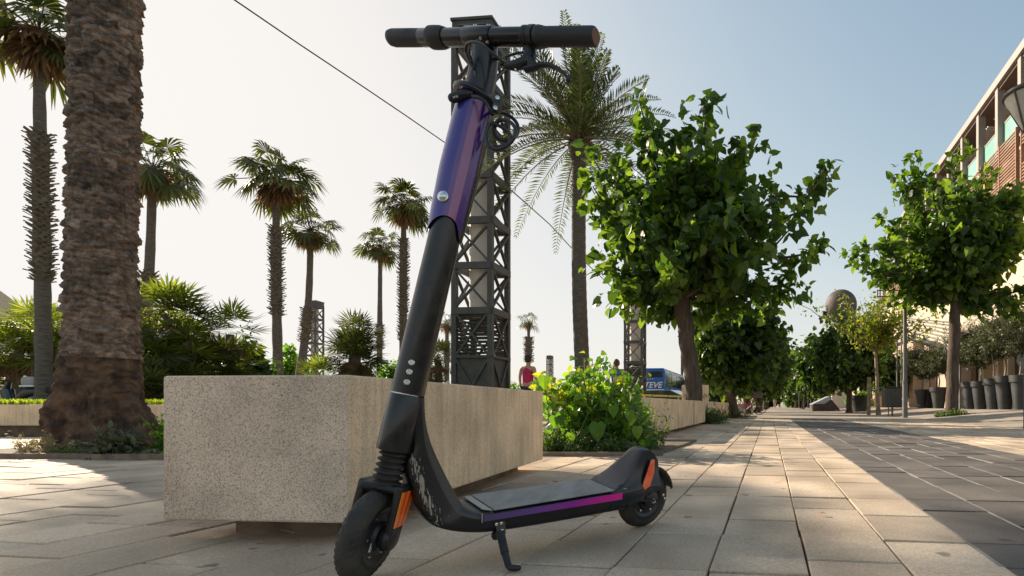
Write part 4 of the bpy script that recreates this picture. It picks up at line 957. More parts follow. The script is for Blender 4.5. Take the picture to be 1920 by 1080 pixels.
# waste bin
x = gx(1672, 20); t = thing('waste_bin', (x, 20, 0), 'dark mesh waste bin on a short post left of the lamp post', 'bin')
MB().tube([(x+.02, 20, 0), (x+.02, 20, .35)], .035, 8).tube([(x-.12, 20, 0), (x-.12, 20, .35)], .02, 6).build('post', M['steel_grey'], t, smooth=60)
m = MB(); m.box((x, 20, .68), (.62, .4, .72), taper=1.06); m.build('bin_body', M['steel_dark'], t, bevel=.03)
m = MB(); m.box((x, 20, 1.07), (.72, .46, .05)); m.build('lid', M['black_plastic'], t, bevel=.01)
m = MB()
for i in range(9): m.box((x-.28+.07*i, 19.775, .68), (.012, .02, .66))
m.build('mesh_bars', M['steel_grey'], t)
# wedge sign
Y = 38; t = thing('information_plinth', (gx(1552, Y), Y, 0), 'brown wedge-shaped stone plinth with a tilted pale panel', 'sign')
p0, p1, p2, p3 = at(1526, 771, Y), at(1577, 771, Y), at(1556, 745, Y), at(1524, 759, Y)
for p in (p0, p1): p.z = 0
m = MB(); m.prism([Vector((p0.x, Y, 0)), Vector((p1.x, Y, 0)), Vector((p2.x, Y, p2.z)), Vector((p0.x-.05, Y, .42))], (0, 1.1, 0)); m.build('plinth', M['rust'], t, bevel=.01)
m = MB(); a, b = Vector((p0.x-.07, Y, .44)), Vector((p2.x-.02, Y, p2.z+.02)); m.prism([a, b, b+Vector((-.02, 0, .05)), a+Vector((-.02, 0, .05))], (0, 1.12, 0)); m.build('panel', M['panel'], t)
m = MB(); m.prism([Vector((p0.x, Y-.02, .5)), Vector((p2.x-.25, Y-.02, .97)), Vector((p2.x+.25, Y-.02, .97)), Vector((p0.x+.75, Y-.02, .5))], (0, -.03, 0)); m.build('front_panel', M['panel'], t)
# sphere on the skyline
Y = 100; c = at(1577, 572, Y); t = thing('water_tower', (c.x, Y, 0), 'brown sphere rising behind the right row of trees', 'tower')
MB().ball(c, 2.9, 28, 18).build('tank', M['ballbrown'], t, smooth=180)
MB().lathe((c.x, Y, 0), (0, 0, 1), [(1.2, 0), (.9, c.z-2)], 16).build('shaft', M['ballbrown'], t, smooth=40)
for px, Y, h, lb in ((1540, 44, 3.4, 'thin pole behind the wedge-shaped sign'), (1515, 60, 4, 'thin pole among the far right trees'), (1498, 58, 3.0, 'thin stake in the far right row, leftmost'), (1507, 52, 2.8, 'thin stake in the far right row')):
    x = gx(px, Y); tag(MB().tube([(x, Y, 0), (x, Y, h)], .05, 6).build('pole', M['steel_grey'], smooth=60), lb, 'pole')
# graffiti cube block behind the leaning tree
Y = 15; x = gx(1304, Y); t = thing('utility_block', (x, Y, 0), 'pale concrete cube behind the leaning tree trunk, dark scribbles on it', 'block')
m = MB(); m.box((x, Y, .48), (.74, .7, .96)); m.build('block', M['conc_tan'], t, bevel=.01)
m = MB()
for dx, zz in ((-.22, .55), (-.28, .62), (.2, .6), (.28, .64), (-.2, .48)): m.tube([(x+dx-.05, Y-.354, zz), (x+dx, Y-.354, zz+.08), (x+dx+.05, Y-.354, zz-.03), (x+dx+.08, Y-.354, zz+.07)], .006, 4)
m.build('scribble', M['darkcloth'], t)
# yellow rim behind the first blocks
m = MB(); m.bar(at(1205, 741, 8.6), at(1276, 743.5, 9.2), .05, .03); q = at(1205, 741, 8.6)
for p in (at(1208, 741, 8.62), at(1272, 743.4, 9.18)): m.bar(p, (p.x, p.y, 0), .03, .03)
tag(m.build('yellow_rail', M['yellow']), 'thin yellow rail behind the streaked block', 'rail')

# ------------------------------------------------------------------ bus, car, motor scooter, bicycles
def wheel_simple(par, c, r, w_, name='wheel', axis=(1, 0, 0)):
    MB().lathe(Vector(c)-Vector(axis)*w_/2, axis, [(r*.55, 0), (r, .02), (r, w_-.02), (r*.55, w_)], 24).build(name, M['rubber'], par, smooth=35)
def bus():
    Y = 40.0; xr = gx(1247, Y); W = 2.5; L = 10; H = 3.2
    xc = xr-W/2; t = thing('coach_bus', (xc, Y, 0), 'blue coach with white lettering on its back, seen between two towers', 'bus')
    S = Vector((.12, 1, 0)).normalized()
    U = Vector((S.y, -S.x, 0)); o = Vector((xc, Y, 0))
    def Bp(u, v, z): return o+U*u+S*v+Vector((0, 0, z))
    m = MB()
    for z0, z1, a, tp in ((.35, 2.2, 0, 1), (2.2, 3.05, 0, .97)):
        m.box(Bp(0, L/2, (z0+z1)/2), (W, L, z1-z0-.002), U, S, taper=1)
    m.build('body', M['bus_blue'], t, bevel=.08)
    m = MB(); m.box(Bp(0, L/2, 3.12), (W-.2, L-.3, .16), U, S); m.build('roof', M['bus_blue'], t, bevel=.05)
    m = MB(); m.box(Bp(0, -.012, 2.72), (W-.4, .03, .42), U, S); m.build('rear_window', M['window'], t)
    for k in range(4): m = MB(); m.box(Bp(W/2+.006, .6+1.2+k*2.3, 2.35), (.02, 2.1, 1.0), U, S); m.build('side_window', M['window'], t)
    m = MB(); m.box(Bp(0, -.015, 1.56), (W-.1, .02, .09), U, S); m.build('white_band', M['white'], t)
    for s_ in (-1, 1):
        m = MB(); m.box(Bp(s_*(W/2-.15), -.02, 1.15), (.14, .03, .4), U, S); m.build('tail_light', M['red'], t)
        for v in (2.2, 8): wheel_simple(t, Bp(s_*(W/2-.16), v, .48), .48, .28, axis=U)
    cu = bpy.data.curves.new('lettering', 'FONT'); cu.body = 'TEVE'; cu.size = .62; cu.shear = .3; cu.extrude = .005; cu.offset = .012
    cu.materials.append(M['white']); ob = bpy.data.objects.new('lettering', cu); col.objects.link(ob); ob.parent = t
    ob.matrix_local = Matrix.Translation(Bp(-.36, -.03, 1.72)-Vector((xc, Y, 0))) @ Matrix((U, Vector((0, 0, 1)), -S)).transposed().to_4x4()
    bpy.context.view_layer.update(); me_ = bpy.data.meshes.new_from_object(ob); mo = bpy.data.objects.new('lettering_sign', me_); col.objects.link(mo); mo.parent = t; mo.matrix_local = ob.matrix_local.copy(); bpy.data.objects.remove(ob)
    m = MB()
    for k in range(4): m.box(Bp(-.25+.2*k, -.02, 2.38), (.07, .02, .06), U, S)
    m.build('small_marks', M['white'], t)
bus()
def car():
    Y = 30.0; xc = gx(1243, Y); t = thing('parked_car', (xc, Y, 0), 'dark parked car in front of the blue coach', 'car')
    prof = [(-2.0, .3), (-2.05, .75), (-1.2, .95), (-.7, 1.22), (.7, 1.25), (1.3, .98), (2.0, .85), (2.05, .35)]
    d = Vector((.95, -.3, 0)).normalized(); n = Vector((.3, .95, 0)).normalized(); o = Vector((xc, Y, 0))
    m = MB(); m.prism([o+d*a+Vector((0, 0, z))-n*.85 for a, z in prof], n*1.7); m.build('body', M['car_paint'], t, bevel=.08)
    m = MB(); m.prism([o+d*a+Vector((0, 0, z))-n*.87 for a, z in ((-1.05, .93), (-.65, 1.17), (.62, 1.2), (1.12, .98))], n*.02); m.build('window', M['window'], t)
    for a in (-1.25, 1.25):
        for s_ in (-.8, .8): wheel_simple(t, o+d*a+n*s_+Vector((0, 0, .31)), .31, .2, axis=n)
    m = MB(); m.box(o+d*1.98-n*.6+Vector((0, 0, .7)), (.12, .3, .14), d, n); m.build('headlight', M['lamp_glass'], t)
car()
def moped():
    Y = 14.0; xc = gx(42, Y); z0 = 0.0; t = thing('motor_scooter', (xc, Y, 0), 'parked motor scooter with a pale top box behind the lawn', 'motor scooter')
    V = lambda a, z, b=0: Vector((xc+a, Y+b, z))
    wheel_simple(t, V(-.6, .25), .25, .11, axis=(0, 1, 0)); wheel_simple(t, V(.6, .25), .25, .12, axis=(0, 1, 0))
    m = MB(); m.tube([V(-.6, .25), V(-.45, .75), V(-.35, 1.02)], [.05, .09, .05], 8); m.tube([V(-.42, .8), V(-.3, .35), V(.1, .3)], [.14, .13, .14], 8); m.build('frame', M['car_paint'], t, smooth=60)
    m = MB(); m.tube([V(.0, .6), V(.2, .72), V(.75, .8)], [.14, .17, .1], 10); m.build('seat', M['black_plastic'], t, smooth=60)
    m = MB(); m.tube([V(.05, .35), V(.4, .5), V(.8, .6)], [.14, .2, .08], 10); m.build('rear_body', M['car_paint'], t, smooth=60)
    m = MB(); m.box(V(.32, 1.03), (.36, .36, .24)); m.build('top_box', M['greycloth'], t, bevel=.07)
    m = MB(); m.box(V(.32, .90), (.38, .38, .05)); m.build('box_base', M['white'], t, bevel=.02)
    m = MB(); m.tube([V(-.35, 1.02, -.3), V(-.32, 1.06, 0), V(-.35, 1.02, .3)], .018, 6); m.build('handlebar', M['silver'], t, smooth=60)
    m = MB(); m.ball(V(-.3, 1.17, -.3), (.06, .03, .045)); m.ball(V(-.3, 1.17, .3), (.06, .03, .045)); m.build('mirror', M['silver'], t, smooth=180)
moped()
def bicycle(px, Y, label, rot, m_):
    x = gx(px, Y); t = thing('bicycle', (x, Y, 0), label, 'bicycle', 'bicycles leaning by the planter row')
    c, s = math.cos(rot), math.sin(rot)
    V = lambda a, z, b=0: Vector((x+a*c-b*s, Y+a*s+b*c, z))
    ax = Vector((-s, c, 0))
    for a in (-.52, .52):
        ring = [V(a+.33*math.cos(k*math.pi/12), .345+.33*math.sin(k*math.pi/12)) for k in range(24)]
        m = MB(); m.tube(ring, .018, 6, closed=True); w_ = m.build('wheel', M['rubber'], t, smooth=60)
        m = MB()
        for k in range(12): m.tube([V(a, .345), ring[k*2]], .0025, 3)
        m.build('spokes', M['silver'], w_)
    bb, st, hd, hf = V(-.05, .30), V(-.2, .82), V(.34, .82), V(.38, .68)
    m = MB(); m.tube([bb, st], .018, 6); m.tube([bb, hf], .02, 6); m.tube([st.lerp(bb, .15), hd], .018, 6); m.tube([V(-.52, .345), bb], .012, 6); m.tube([V(-.52, .345), st.lerp(bb, .15)], .01, 6); m.build('frame', m_, t, smooth=60)
    m = MB(); m.tube([hd+Vector((0, 0, .1)), hf, V(.52, .345)], .014, 6); m.build('fork', M['steel_dark'], t, smooth=60)
    m = MB(); m.tube([V(.36, .98, -.28), V(.32, .96, 0), V(.36, .98, .28)], .014, 6); m.tube([hd, V(.32, .96)], .014, 6); m.build('handlebar', M['steel_dark'], t, smooth=60)
    m = MB(); m.ball(V(-.22, .93), (.13, .07, .035)); m.tube([st, V(-.22, .93)], .013, 6); m.build('saddle', M['black_plastic'], t, smooth=180)
    m = MB(); m.box(V(.5, .82), (.28, .3, .22), (c, s, 0), ax); m.build('basket', M['steel_dark'], t)
bicycle(1402, 23.0, 'red bicycle nearest the street by the planter row', R(-25), M['bike_red'])
bicycle(1391, 24.0, 'dark bicycle behind the red one', R(-55), M['steel_dark'])

# ------------------------------------------------------------------ people
def skin_obj(name, J, E, m_, parent, rootj=0, sub=2):
    me = bpy.data.meshes.new(name); org = Vector(parent.get('_org'))
    me.from_pydata([tuple(Vector(j[0])-org) for j in J], E, []); o = bpy.data.objects.new(name, me); col.objects.link(o); o.parent = parent
    me.materials.append(m_)
    sm = o.modifiers.new('skin', 'SKIN'); sm.use_smooth_shade = True
    if not me.skin_vertices: o.modifiers.remove(sm); sm = o.modifiers.new('skin', 'SKIN'); sm.use_smooth_shade = True
    for i, j in enumerate(J):
        sv = me.skin_vertices[0].data[i]; sv.radius = j[1] if hasattr(j[1], '__len__') else (j[1], j[1]); sv.use_root = (i == rootj)
    ss = o.modifiers.new('sub', 'SUBSURF'); ss.levels = sub; ss.render_levels = sub
    return o
def person(px, Y, H, face, label, top, bottom, hair, step=.18, elbow=.1, fingers=True, bare=False, bun=False, arms=(.05, .05)):
    x = gx(px, Y); s = H/1.72; t = thing('person', (x, Y, 0), label, 'person')
    f = Vector((math.sin(face), math.cos(face), 0)); r = Vector((f.y, -f.x, 0)); o = Vector((x, Y, 0))
    V = lambda a, b, z: o+(r*a+f*b)*s+Vector((0, 0, z*s))
    J = [(V(0, 0, .95), (.14*s, .10*s)), (V(0, .0, 1.12), (.12*s, .085*s)), (V(0, .0, 1.30), (.145*s, .095*s)), (V(0, 0, 1.43), (.08*s, .06*s)), (V(0, .01, 1.50), .05*s), (V(0, .03, 1.62), (.075*s, .09*s)), (V(0, .03, 1.70), (.05*s, .06*s))]
    E = [(i, i+1) for i in range(6)]
    for sd in (-1, 1):
        b = len(J); st = step*sd; el = elbow
        J += [(V(.17*sd, 0, 1.40), .052*s), (V(.23*sd, -.03-.05*sd, 1.15), .041*s), (V((.22+.0)*sd, el+.06*sd, .93), .03*s), (V(.22*sd, el+.1+.07*sd, .86), (.018*s, .032*s))]
        E += [(2, b), (b, b+1), (b+1, b+2), (b+2, b+3)]
        for k in range(4): J.append((V((.215+.012*(k-1.5))*sd, el+.12+.07*sd, .775+.006*abs(k-1.2)), .0075*s)); E.append((b+3, b+4+k))
        J.append((V(.195*sd, el+.15+.07*sd, .82), .008*s)); E.append((b+3, b+8))
        b = len(J)
        J += [(V(.09*sd, 0, .88), .09*s), (V(.10*sd, st*.5+.03, .50), .062*s), (V(.10*sd, st, .10), .042*s), (V(.10*sd, st+.14, .035), (.04*s, .03*s))]
        E += [(0, b), (b, b+1), (b+1, b+2), (b+2, b+3)]
    skin_obj('body', J, E, M['skin'], t)
    # clothes
    g_ = 1.12
    if bare:
        C = [(V(0, 0, .93), (.16*s, .12*s)), (V(0, 0, 1.12), (.15*s, .115*s)), (V(0, 0, 1.25), (.165*s, .122*s)), (V(.0, -.04, 1.35), (.075*s, .075*s)), (V(.06, -.01, 1.45), (.022*s, .03*s)), (V(-.06, -.01, 1.45), (.022*s, .03*s))]
        skin_obj('tank_top', C, [(0, 1), (1, 2), (2, 3), (3, 4), (3, 5)], top, t)
    else:
        C = [(V(0, 0, .93), (.165*s, .12*s)), (V(0, 0, 1.14), (.145*s, .10*s)), (V(0, 0, 1.32), (.165*s, .11*s)), (V(0, 0, 1.44), (.085*s, .07*s)), (V(.18, 0, 1.40), .066*s), (V(.225, -.04, 1.22), .056*s), (V(-.18, 0, 1.40), .066*s), (V(-.225, .01, 1.22), .056*s)]
        skin_obj('shirt', C, [(0, 1), (1, 2), (2, 3), (2, 4), (4, 5), (2, 6), (6, 7)], top, t)
    Lg = [(V(0, 0, .93), (.15*s, .115*s))]; El = []
    for sd in (-1, 1):
        b = len(Lg); st = step*sd; Lg += [(V(.09*sd, 0, .84), .10*s), (V(.10*sd, st*.5+.03, .50), .072*s), (V(.10*sd, st, .13), .055*s)]; El += [(0, b), (b, b+1), (b+1, b+2)]
    skin_obj('trousers', Lg, El, bottom, t)
    m = MB()
    for sd in (-1, 1): st = step*sd; m.ball(V(.10*sd, st+.06, .04), (.05*s, .13*s, .04*s), 10, 6)
    m.build('shoes', M['darkcloth'], t, smooth=180)
    m = MB(); c = V(0, .0, 1.63); m.ball(c, (.092*s, .10*s, .115*s), 16, 10, jit=.03)
    if bun: m.ball(V(0, -.10, 1.68), (.05*s, .05*s, .05*s), 10, 6)
    m.build('hair', hair, t, smooth=180)
    m = MB(); fc = V(0, .095, 1.60)
    m.ball(V(0, .118, 1.595), (.014*s, .02*s, .022*s), 8, 5); m.ball(V(.085, .02, 1.6), (.012*s, .02*s, .03*s), 8, 5); m.ball(V(-.085, .02, 1.6), (.012*s, .02*s, .03*s), 8, 5); m.build('nose_and_ears', M['skin'], t, smooth=180)
    m = MB(); m.ball(V(.032, .108, 1.625), .009*s, 8, 5); m.ball(V(-.032, .108, 1.625), .009*s, 8, 5); m.ball(V(0, .108, 1.555), (.024*s, .008*s, .007*s), 8, 5); m.build('eyes_and_mouth', M['hair'], t, smooth=180)
person(990, 13.4, 1.66, R(6), 'person in a crimson racerback top walking away, hair in a bun', M['crimson'], M['darkcloth'], M['hair'], bare=True, bun=True)
person(1156, 14.7, 1.66, R(-10), 'brown-haired person in blue half hidden by the green bush', M['denim'], M['denim'], M['hair_brown'])
person(1347, 44, 1.5, R(0), 'distant walker in a pale blue shirt beyond the planter row', M['lightblue'], M['darkcloth'], M['greycloth'])
person(1453, 75, 1.68, R(180), 'tiny distant walker in grey at the end of the street', M['greycloth'], M['skin'], M['hair'])

# ------------------------------------------------------------------ left background: ramped wall with railing
t = thing('ramp_building', (gx(0, 30), 30, 0), 'tan building with a slanting roof edge and a railing at the far left', 'building')
p = [at(-160, 430, 30), at(45, 577, 30), at(45, 758, 30), at(-160, 758, 30)]
for q in p[2:]: q.z = 0
MB().prism(p, (-14, 9, 0)).build('wall', M['wall_beige'], t)
m = MB(); m.box((gx(85, 30), 33, at(0, 605, 30).z/2), (3.0, 5, at(0, 605, 30).z)); m.build('terrace_wall', M['wall_beige'], t)
m = MB(); a, b = at(45, 577, 30), at(135, 584, 30)
m.bar(a, b, .06, .06); m.bar(at(45, 598, 30), at(135, 600, 30), .04, .04)
for k in range(14): q = k/13; pt = a.lerp(b, q); m.bar(pt, (pt.x, pt.y, at(0, 606, 30).z), .03, .03)
m.build('railing', M['steel_dark'], t)

# ------------------------------------------------------------------ small debris
rng = random.Random(8)
m = MB(); c = at(1541, 967, 1.93); c.z = .008
m.add([c+Vector((-.014, 0, 0)), c+Vector((0, -.006, .008)), c+Vector((.016, .004, .003)), c+Vector((0, .01, .0))], [(0, 1, 2), (0, 2, 3)])
tag(m.build('fallen_leaf', M['orange']), 'tiny orange dry leaf lying on the paving', 'leaf')

#SCOOTER#
# ------------------------------------------------------------------ the electric scooter
SF = Vector((-.765, 1.205, 0)); SA = Vector((.711, .703, 0)).normalized(); LAM = R(8)
ND = Vector((SA.y, -SA.x, 0)); ET = ND*math.cos(LAM)-Vector((0, 0, math.sin(LAM))); EU = Vector((0, 0, math.cos(LAM)))+ND*math.sin(LAM)
def Ls(s, t, u): return SF+SA*s+ET*t+EU*u
def unL(p): q = Vector(p)-SF; return q.dot(SA), q.dot(ET), q.dot(EU)
def pick(px, py, t=0.0):
    """where the line of sight meets the scooter's own lengthwise plane at offset t"""
    ray = Vector(((px-CX)/FOC, 1, (CY-py)/FOC)); c = Vector((0, 0, CH)); d = ((SF+ET*t)-c).dot(ET)/ray.dot(ET); return c+ray*d
def su(px, py, t=0.0): s, _, u = unL(pick(px, py, t)); return s, u
def AX(u): return Ls(.058+.1736*(u-.30), 0, u)
AA = (AX(1.2)-AX(.3)).normalized()
nb = Vector((.932, -.30, -.204)); nb = (nb-AA*nb.dot(AA)).normalized()
nw = (Matrix.Rotation(R(21), 3, AA) @ nb).normalized(); fw = nw.cross(AA).normalized()
if fw.y > 0: fw = -fw
SC = thing('electric_scooter', tuple(SF), 'black and purple electric kick scooter standing on its side stand in the foreground', 'scooter')

def wheel(par, c, n, Rr, hw, ref):
    t = MB(); prof = []
    for k in range(15):
        a = math.pi*(k/14); prof.append((Rr-.030+.030*math.sin(a)**.75, -hw*math.cos(a)*1.0))
    def tread(i, k, a):
        if i in (2, 3, 4, 10, 11, 12): return -.0034 if (k+i) % 4 < 2 else 0.0
        if i in (6, 8): return -.0022 if (k+i*2) % 8 < 5 else 0
        return 0
    t.lathe(c, n, prof, 144, ref=ref, fn=tread, cap=False)
    tyre = None
    w_ = MB(); w_.lathe(c, n, [(.02, -hw*.85), (Rr-.050, -hw*.80), (Rr-.040, -hw*1.02), (Rr-.029, -hw*.98), (Rr-.027, 0), (Rr-.029, hw*.98), (Rr-.040, hw*1.02), (Rr-.050, hw*.80), (.034, hw*.85), (.030, hw*1.15), (.001, hw*1.15)], 64, ref=ref, cap=False)
    wo = w_.build('wheel', M['black_plastic'], par, smooth=30)
    t.build('tyre', M['rubber'], wo, smooth=40)
    b = MB()
    for k in range(6):
        a = k*math.pi/3+.5; x = (Vector(ref)-n*n.dot(Vector(ref))).normalized(); y = n.cross(x); p = c+(x*math.cos(a)+y*math.sin(a))*(Rr-.056)+n*hw*.83
        b.lathe(p, n, [(.0035, 0), (.0035, .0025), (.002, .003)], 8)
    b.build('hub_screws', M['silver'], wo)
    return wo
# front wheel
FC = Ls(.016, 0, .110); front = wheel(SC, FC, nw, .105, .024, (0, 0, 1))
x_ = AA; st = MB(); sp_ = FC+nw*.0212+fw*.040+AA*-.012
st.box(sp_-fw*.012+nw*.0008, (.009, .034, .0012), (Matrix.Rotation(R(-12), 3, nw) @ fw), (Matrix.Rotation(R(-12), 3, nw) @ AA), nw); so_ = st.build('sticker', M['sticker'], front)
st = MB(); ya = (Matrix.Rotation(R(-12), 3, nw) @ AA); xa = (Matrix.Rotation(R(-12), 3, nw) @ fw)
for k in range(7): st.box(sp_-fw*.012+nw*.0016+ya*(-.013+.0043*k)+xa*.001*((k*7) % 3-1), (.004, .0022, .0004), xa, ya, nw)
st.build('sticker_print', M['black_plastic'], front)
# fork: crown, two arms, reflector
cr = AX(.218); fk = MB()
fk.box(cr+AA*.0, (.096, .056, .020), nw, fw, AA); crn = fk.build('fork_crown', M['black_plastic'], SC, bevel=.008)
def arm(sgn, hasref):
    top = cr+nw*.043*sgn+AA*.012; bot = FC+nw*(.047 if hasref else .041)*sgn
    m = MB(); V = []; F = []; N_ = 9
    for i in range(N_):
        q = i/(N_-1); c = top.lerp(bot, q); wd = (.037 if hasref else .025)-.009*q
        th = .0085
        for a, b in ((-1, -1), (1, -1), (1, 1), (-1, 1)): V.append(c+fw*wd*a*.9+nw*th*b)
    for i in range(N_-1):
        for k in range(4): F.append((i*4+k, i*4+(k+1) % 4, i*4+4+(k+1) % 4, i*4+4+k))
    F += [(3, 2, 1, 0), tuple(range(N_*4-4, N_*4))]
    m.add(V, F); a_ = m.build('fork_arm', M['black_plastic'], SC, bevel=.005)
    m = MB(); m.lathe(bot-nw*.012*sgn, nw*sgn, [(.026, -.004), (.031, .004), (.031, .012), (.026, .019), (.012, .022), (.001, .022)], 28); m.build('axle_cover', M['black_plastic'], a_, smooth=40)
    if hasref:
        d = (bot-top).normalized(); c0 = top+d*.012; 
        for j in range(5):
            m = MB(); o0 = -.0285+.0114*j; o1 = o0+.0114; q0 = c0+nw*.0088*sgn; q1 = c0+d*.082+nw*.0088*sgn
            tp = .80
            f_ = -fw
            pts = [q0+f_*o0, q0+f_*o1, q1+f_*o1*tp+f_*-.001, q1+f_*o0*tp+f_*-.001]
            m.prism(pts, nw*.002*sgn); m.build('reflector', M['red'] if j % 2 else M['orange'], a_)
    return a_
arm(1, True); arm(-1, False)
# bellows
bl = MB(); b0, b1 = AX(.226), AX(.306); Lb = (b1-b0).length; prof = []
for k in range(41):
    q = k/40; prof.append((.0245+.0045*math.cos(q*2*math.pi*6)+.003*(1-q), Lb*q))
bl.lathe(b0, AA, prof, 36); bl.build('bellows', M['rubber'], SC, smooth=60)
# head tube collar, stem, sleeve
MB().lathe(AX(.30), AA, [(.030, 0), (.0365, .002), (.0372, .006), (.0356, .1295), (.0350, .1305)], 48).build('head_tube', M['black_al'], SC, smooth=35)
MB().lathe(AX(.432), AA, [(.0349, 0), (.0332, .40), (.0325, .60), (.030, .70)], 48).build('stem', M['black_al'], SC, smooth=35)
def towards_cam(p): v = Vector((0, 0, CH))-p; v -= AA*v.dot(AA); return v.normalized()
m = MB(); nn = 72; rows = 30; V = []; F = []; MI = []
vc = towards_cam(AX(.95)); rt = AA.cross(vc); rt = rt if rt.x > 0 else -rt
for i in range(rows+1):
    q = i/rows
    for k in range(nn):
        a = -math.pi+2*math.pi*k/nn          # 0 = faces the viewer, + = image right
        ub = .812+.022*math.cos((a+.1)*1.6)*(1 if abs(a) < 1.9 else .3)-.016*math.exp(-((a-.95)/.35)**2)
        u = ub+(1.128-ub)*q
        qq = (u-.80)/(1.128-.80)
        r = .0365+.0105*math.sin(min(1, max(0, qq)*1.15+.12)*math.pi)**.6 if qq < .9 else .0365+.0105*math.sin(min(1, .9*1.15+.12)*math.pi)**.6
        r = np.interp(qq, [-.1, .0, .12, .45, .8, .97, 1.0], [.0372, .0380, .0400, .0435, .0420, .0395, .037])
        bow = .0005*math.sin(math.pi*min(1, max(0, qq)))
        V.append(AX(u)+(vc*math.cos(a)+rt*math.sin(a))*r-rt*bow)
for i in range(rows):
    for k in range(nn):
        F.append((i*nn+k, i*nn+(k+1) % nn, (i+1)*nn+(k+1) % nn, (i+1)*nn+k)); a = math.degrees(-math.pi+2*math.pi*(k+.5)/nn)
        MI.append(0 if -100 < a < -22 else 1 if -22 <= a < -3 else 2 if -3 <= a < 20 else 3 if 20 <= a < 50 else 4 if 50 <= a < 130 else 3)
F.append(tuple((rows)*nn+k for k in range(nn))); MI.append(4)
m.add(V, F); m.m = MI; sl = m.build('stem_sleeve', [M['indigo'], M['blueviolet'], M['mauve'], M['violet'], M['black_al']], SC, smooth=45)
m = MB(); dl = (vc*math.cos(R(-30))+rt*math.sin(R(-30))); pc = AX(.872)+dl*.0405
m.lathe(pc, dl, [(.0125, 0), (.0125, .0035), (.0105, .0045)], 24); lr = m.build('headlight', M['silver'], SC, smooth=40)
MB().lathe(pc, dl, [(.0098, .004), (.0085, .0065), (.005, .0085), (.001, .0092)], 20).build('lens', M['lamp_glass'], lr, smooth=180)
# three bolts low on the stem
for px, py in ((765, 680), (760, 697), (756, 716)):
    u = su(px, py)[1]; c = AX(u); a = -R(10); v2 = towards_cam(c); r2 = AA.cross(v2); r2 = r2 if r2.x > 0 else -r2
    d = v2*math.cos(a)+r2*math.sin(a); m = MB(); m.lathe(c+d*.0335, d, [(.0065, 0), (.0065, .003), (.0052, .0042), (.003, .0042), (.0028, .002), (.0005, .002)], 16); m.build('bolt', M['silver'], SC, smooth=30)
# neck and handlebar
BC = pick(901, 70, 0.0)
m = MB(); n0 = AX(1.120)
m.tube([n0, AX(1.165), AX(1.20).lerp(BC, .12), AX(1.235).lerp(BC, .45), BC], [.0325, .0315, .0295, .028, .024], 28); m.build('neck', M['black_al'], SC, smooth=50)
MB().lathe(AX(1.118), AA, [(.036, 0), (.037, .004), (.036, .012), (.0325, .016)], 36).build('neck_ring', M['black_plastic'], SC, smooth=40)
def bpos(px):
    k = (px-CX)/FOC; return (k*BC.y-BC.x)/(nb.x-k*nb.y)
def seg(name, x0, x1, prof, m_, par=SC, n=36):
    b0, b1 = bpos(x0), bpos(x1); L_ = b1-b0
    return MB().lathe(BC+nb*b0, nb, [(r, L_*f) for r, f in prof], n).build(name, M[m_], par, smooth=35)
hbar = seg('handlebar', 790, 1015, [(.018, 0), (.0195, .01), (.0195, .99), (.018, 1)], 'black_al')
seg('handlebar_clamp', 876, 926, [(.0215, 0), (.0225, .03), (.0225, .97), (.0215, 1)], 'black_al')
g1 = seg('grip', 728, 822, [(.004, 0), (.012, .02), (.0175, .06), (.0195, .13), (.0195, .5), (.0188, .85), (.0205, 1)], 'grip')
seg('grip_collar', 806, 836, [(.0205, 0), (.0245, .15), (.0250, .4), (.0245, .75), (.0215, 1)], 'grip')
g2 = seg('grip', 1008, 1117, [(.0215, 0), (.0230, .04), (.0215, .10), (.0198, .16), (.0198, .96), (.0188, .985), (.016, 1)], 'grip')
seg('bar_end', 1116.5, 1118, [(.0162, 0), (.0155, 1)], 'amber', g2)
seg('lever_clamp', 983, 1006, [(.0195, 0), (.0225, .1), (.0225, .35), (.0205, .5), (.0235, .6), (.0235, .95), (.02, 1)], 'black_plastic')
upb = AA
fb = (towards_cam(BC)-nb*towards_cam(BC).dot(nb)).normalized()
for px, ang in ((893, 62), (918, 62), (914, -42), (924, -62)):
    d = (fb*math.cos(R(ang))+nb.cross(fb)*(1 if nb.cross(fb).z > 0 else -1)*math.sin(R(ang)))
    MB().lathe(BC+nb*bpos(px)+d*.0215, d, [(.0036, 0), (.0036, .0032), (.0018, .0034), (.0015, .001)], 12).build('bolt', M['silver'], SC, smooth=30)
def atd(px, py, D): return at(px, py, D)
# brake lever
m = MB(); m.tube([atd(993, 92, 1.185), atd(994, 104, 1.18), atd(985, 117, 1.175), atd(965, 124, 1.175), atd(948, 123, 1.18)], [.013, .014, .013, .011, .007], 10, ref=(0, 1, 0)); m.tube([atd(992, 110, 1.175), atd(998, 122, 1.175), atd(992, 132, 1.175)], [.012, .013, .009], 10)
lv = m.build('lever_body', M['black_plastic'], SC, smooth=60)
m = MB(); m.tube([atd(985, 131, 1.172), atd(1000, 128, 1.168), atd(1015, 122, 1.164), atd(1030, 122, 1.158), atd(1046, 129, 1.15), atd(1058, 138, 1.145), atd(1065, 148, 1.142)], [.0095, .0095, .0085, .0078, .007, .006, .0055], 10, ref=(0, 1, 0), ry=.7); m.ball(atd(1066, 150, 1.142), .0065, 10, 8)
m.build('brake_lever', M['black_plastic'], lv, smooth=60)
m = MB(); m.ball(atd(967, 131, 1.165), .003, 8, 6); m.ball(atd(975, 134, 1.165), .0026, 8, 6); m.build('lever_screws', M['silver'], lv)
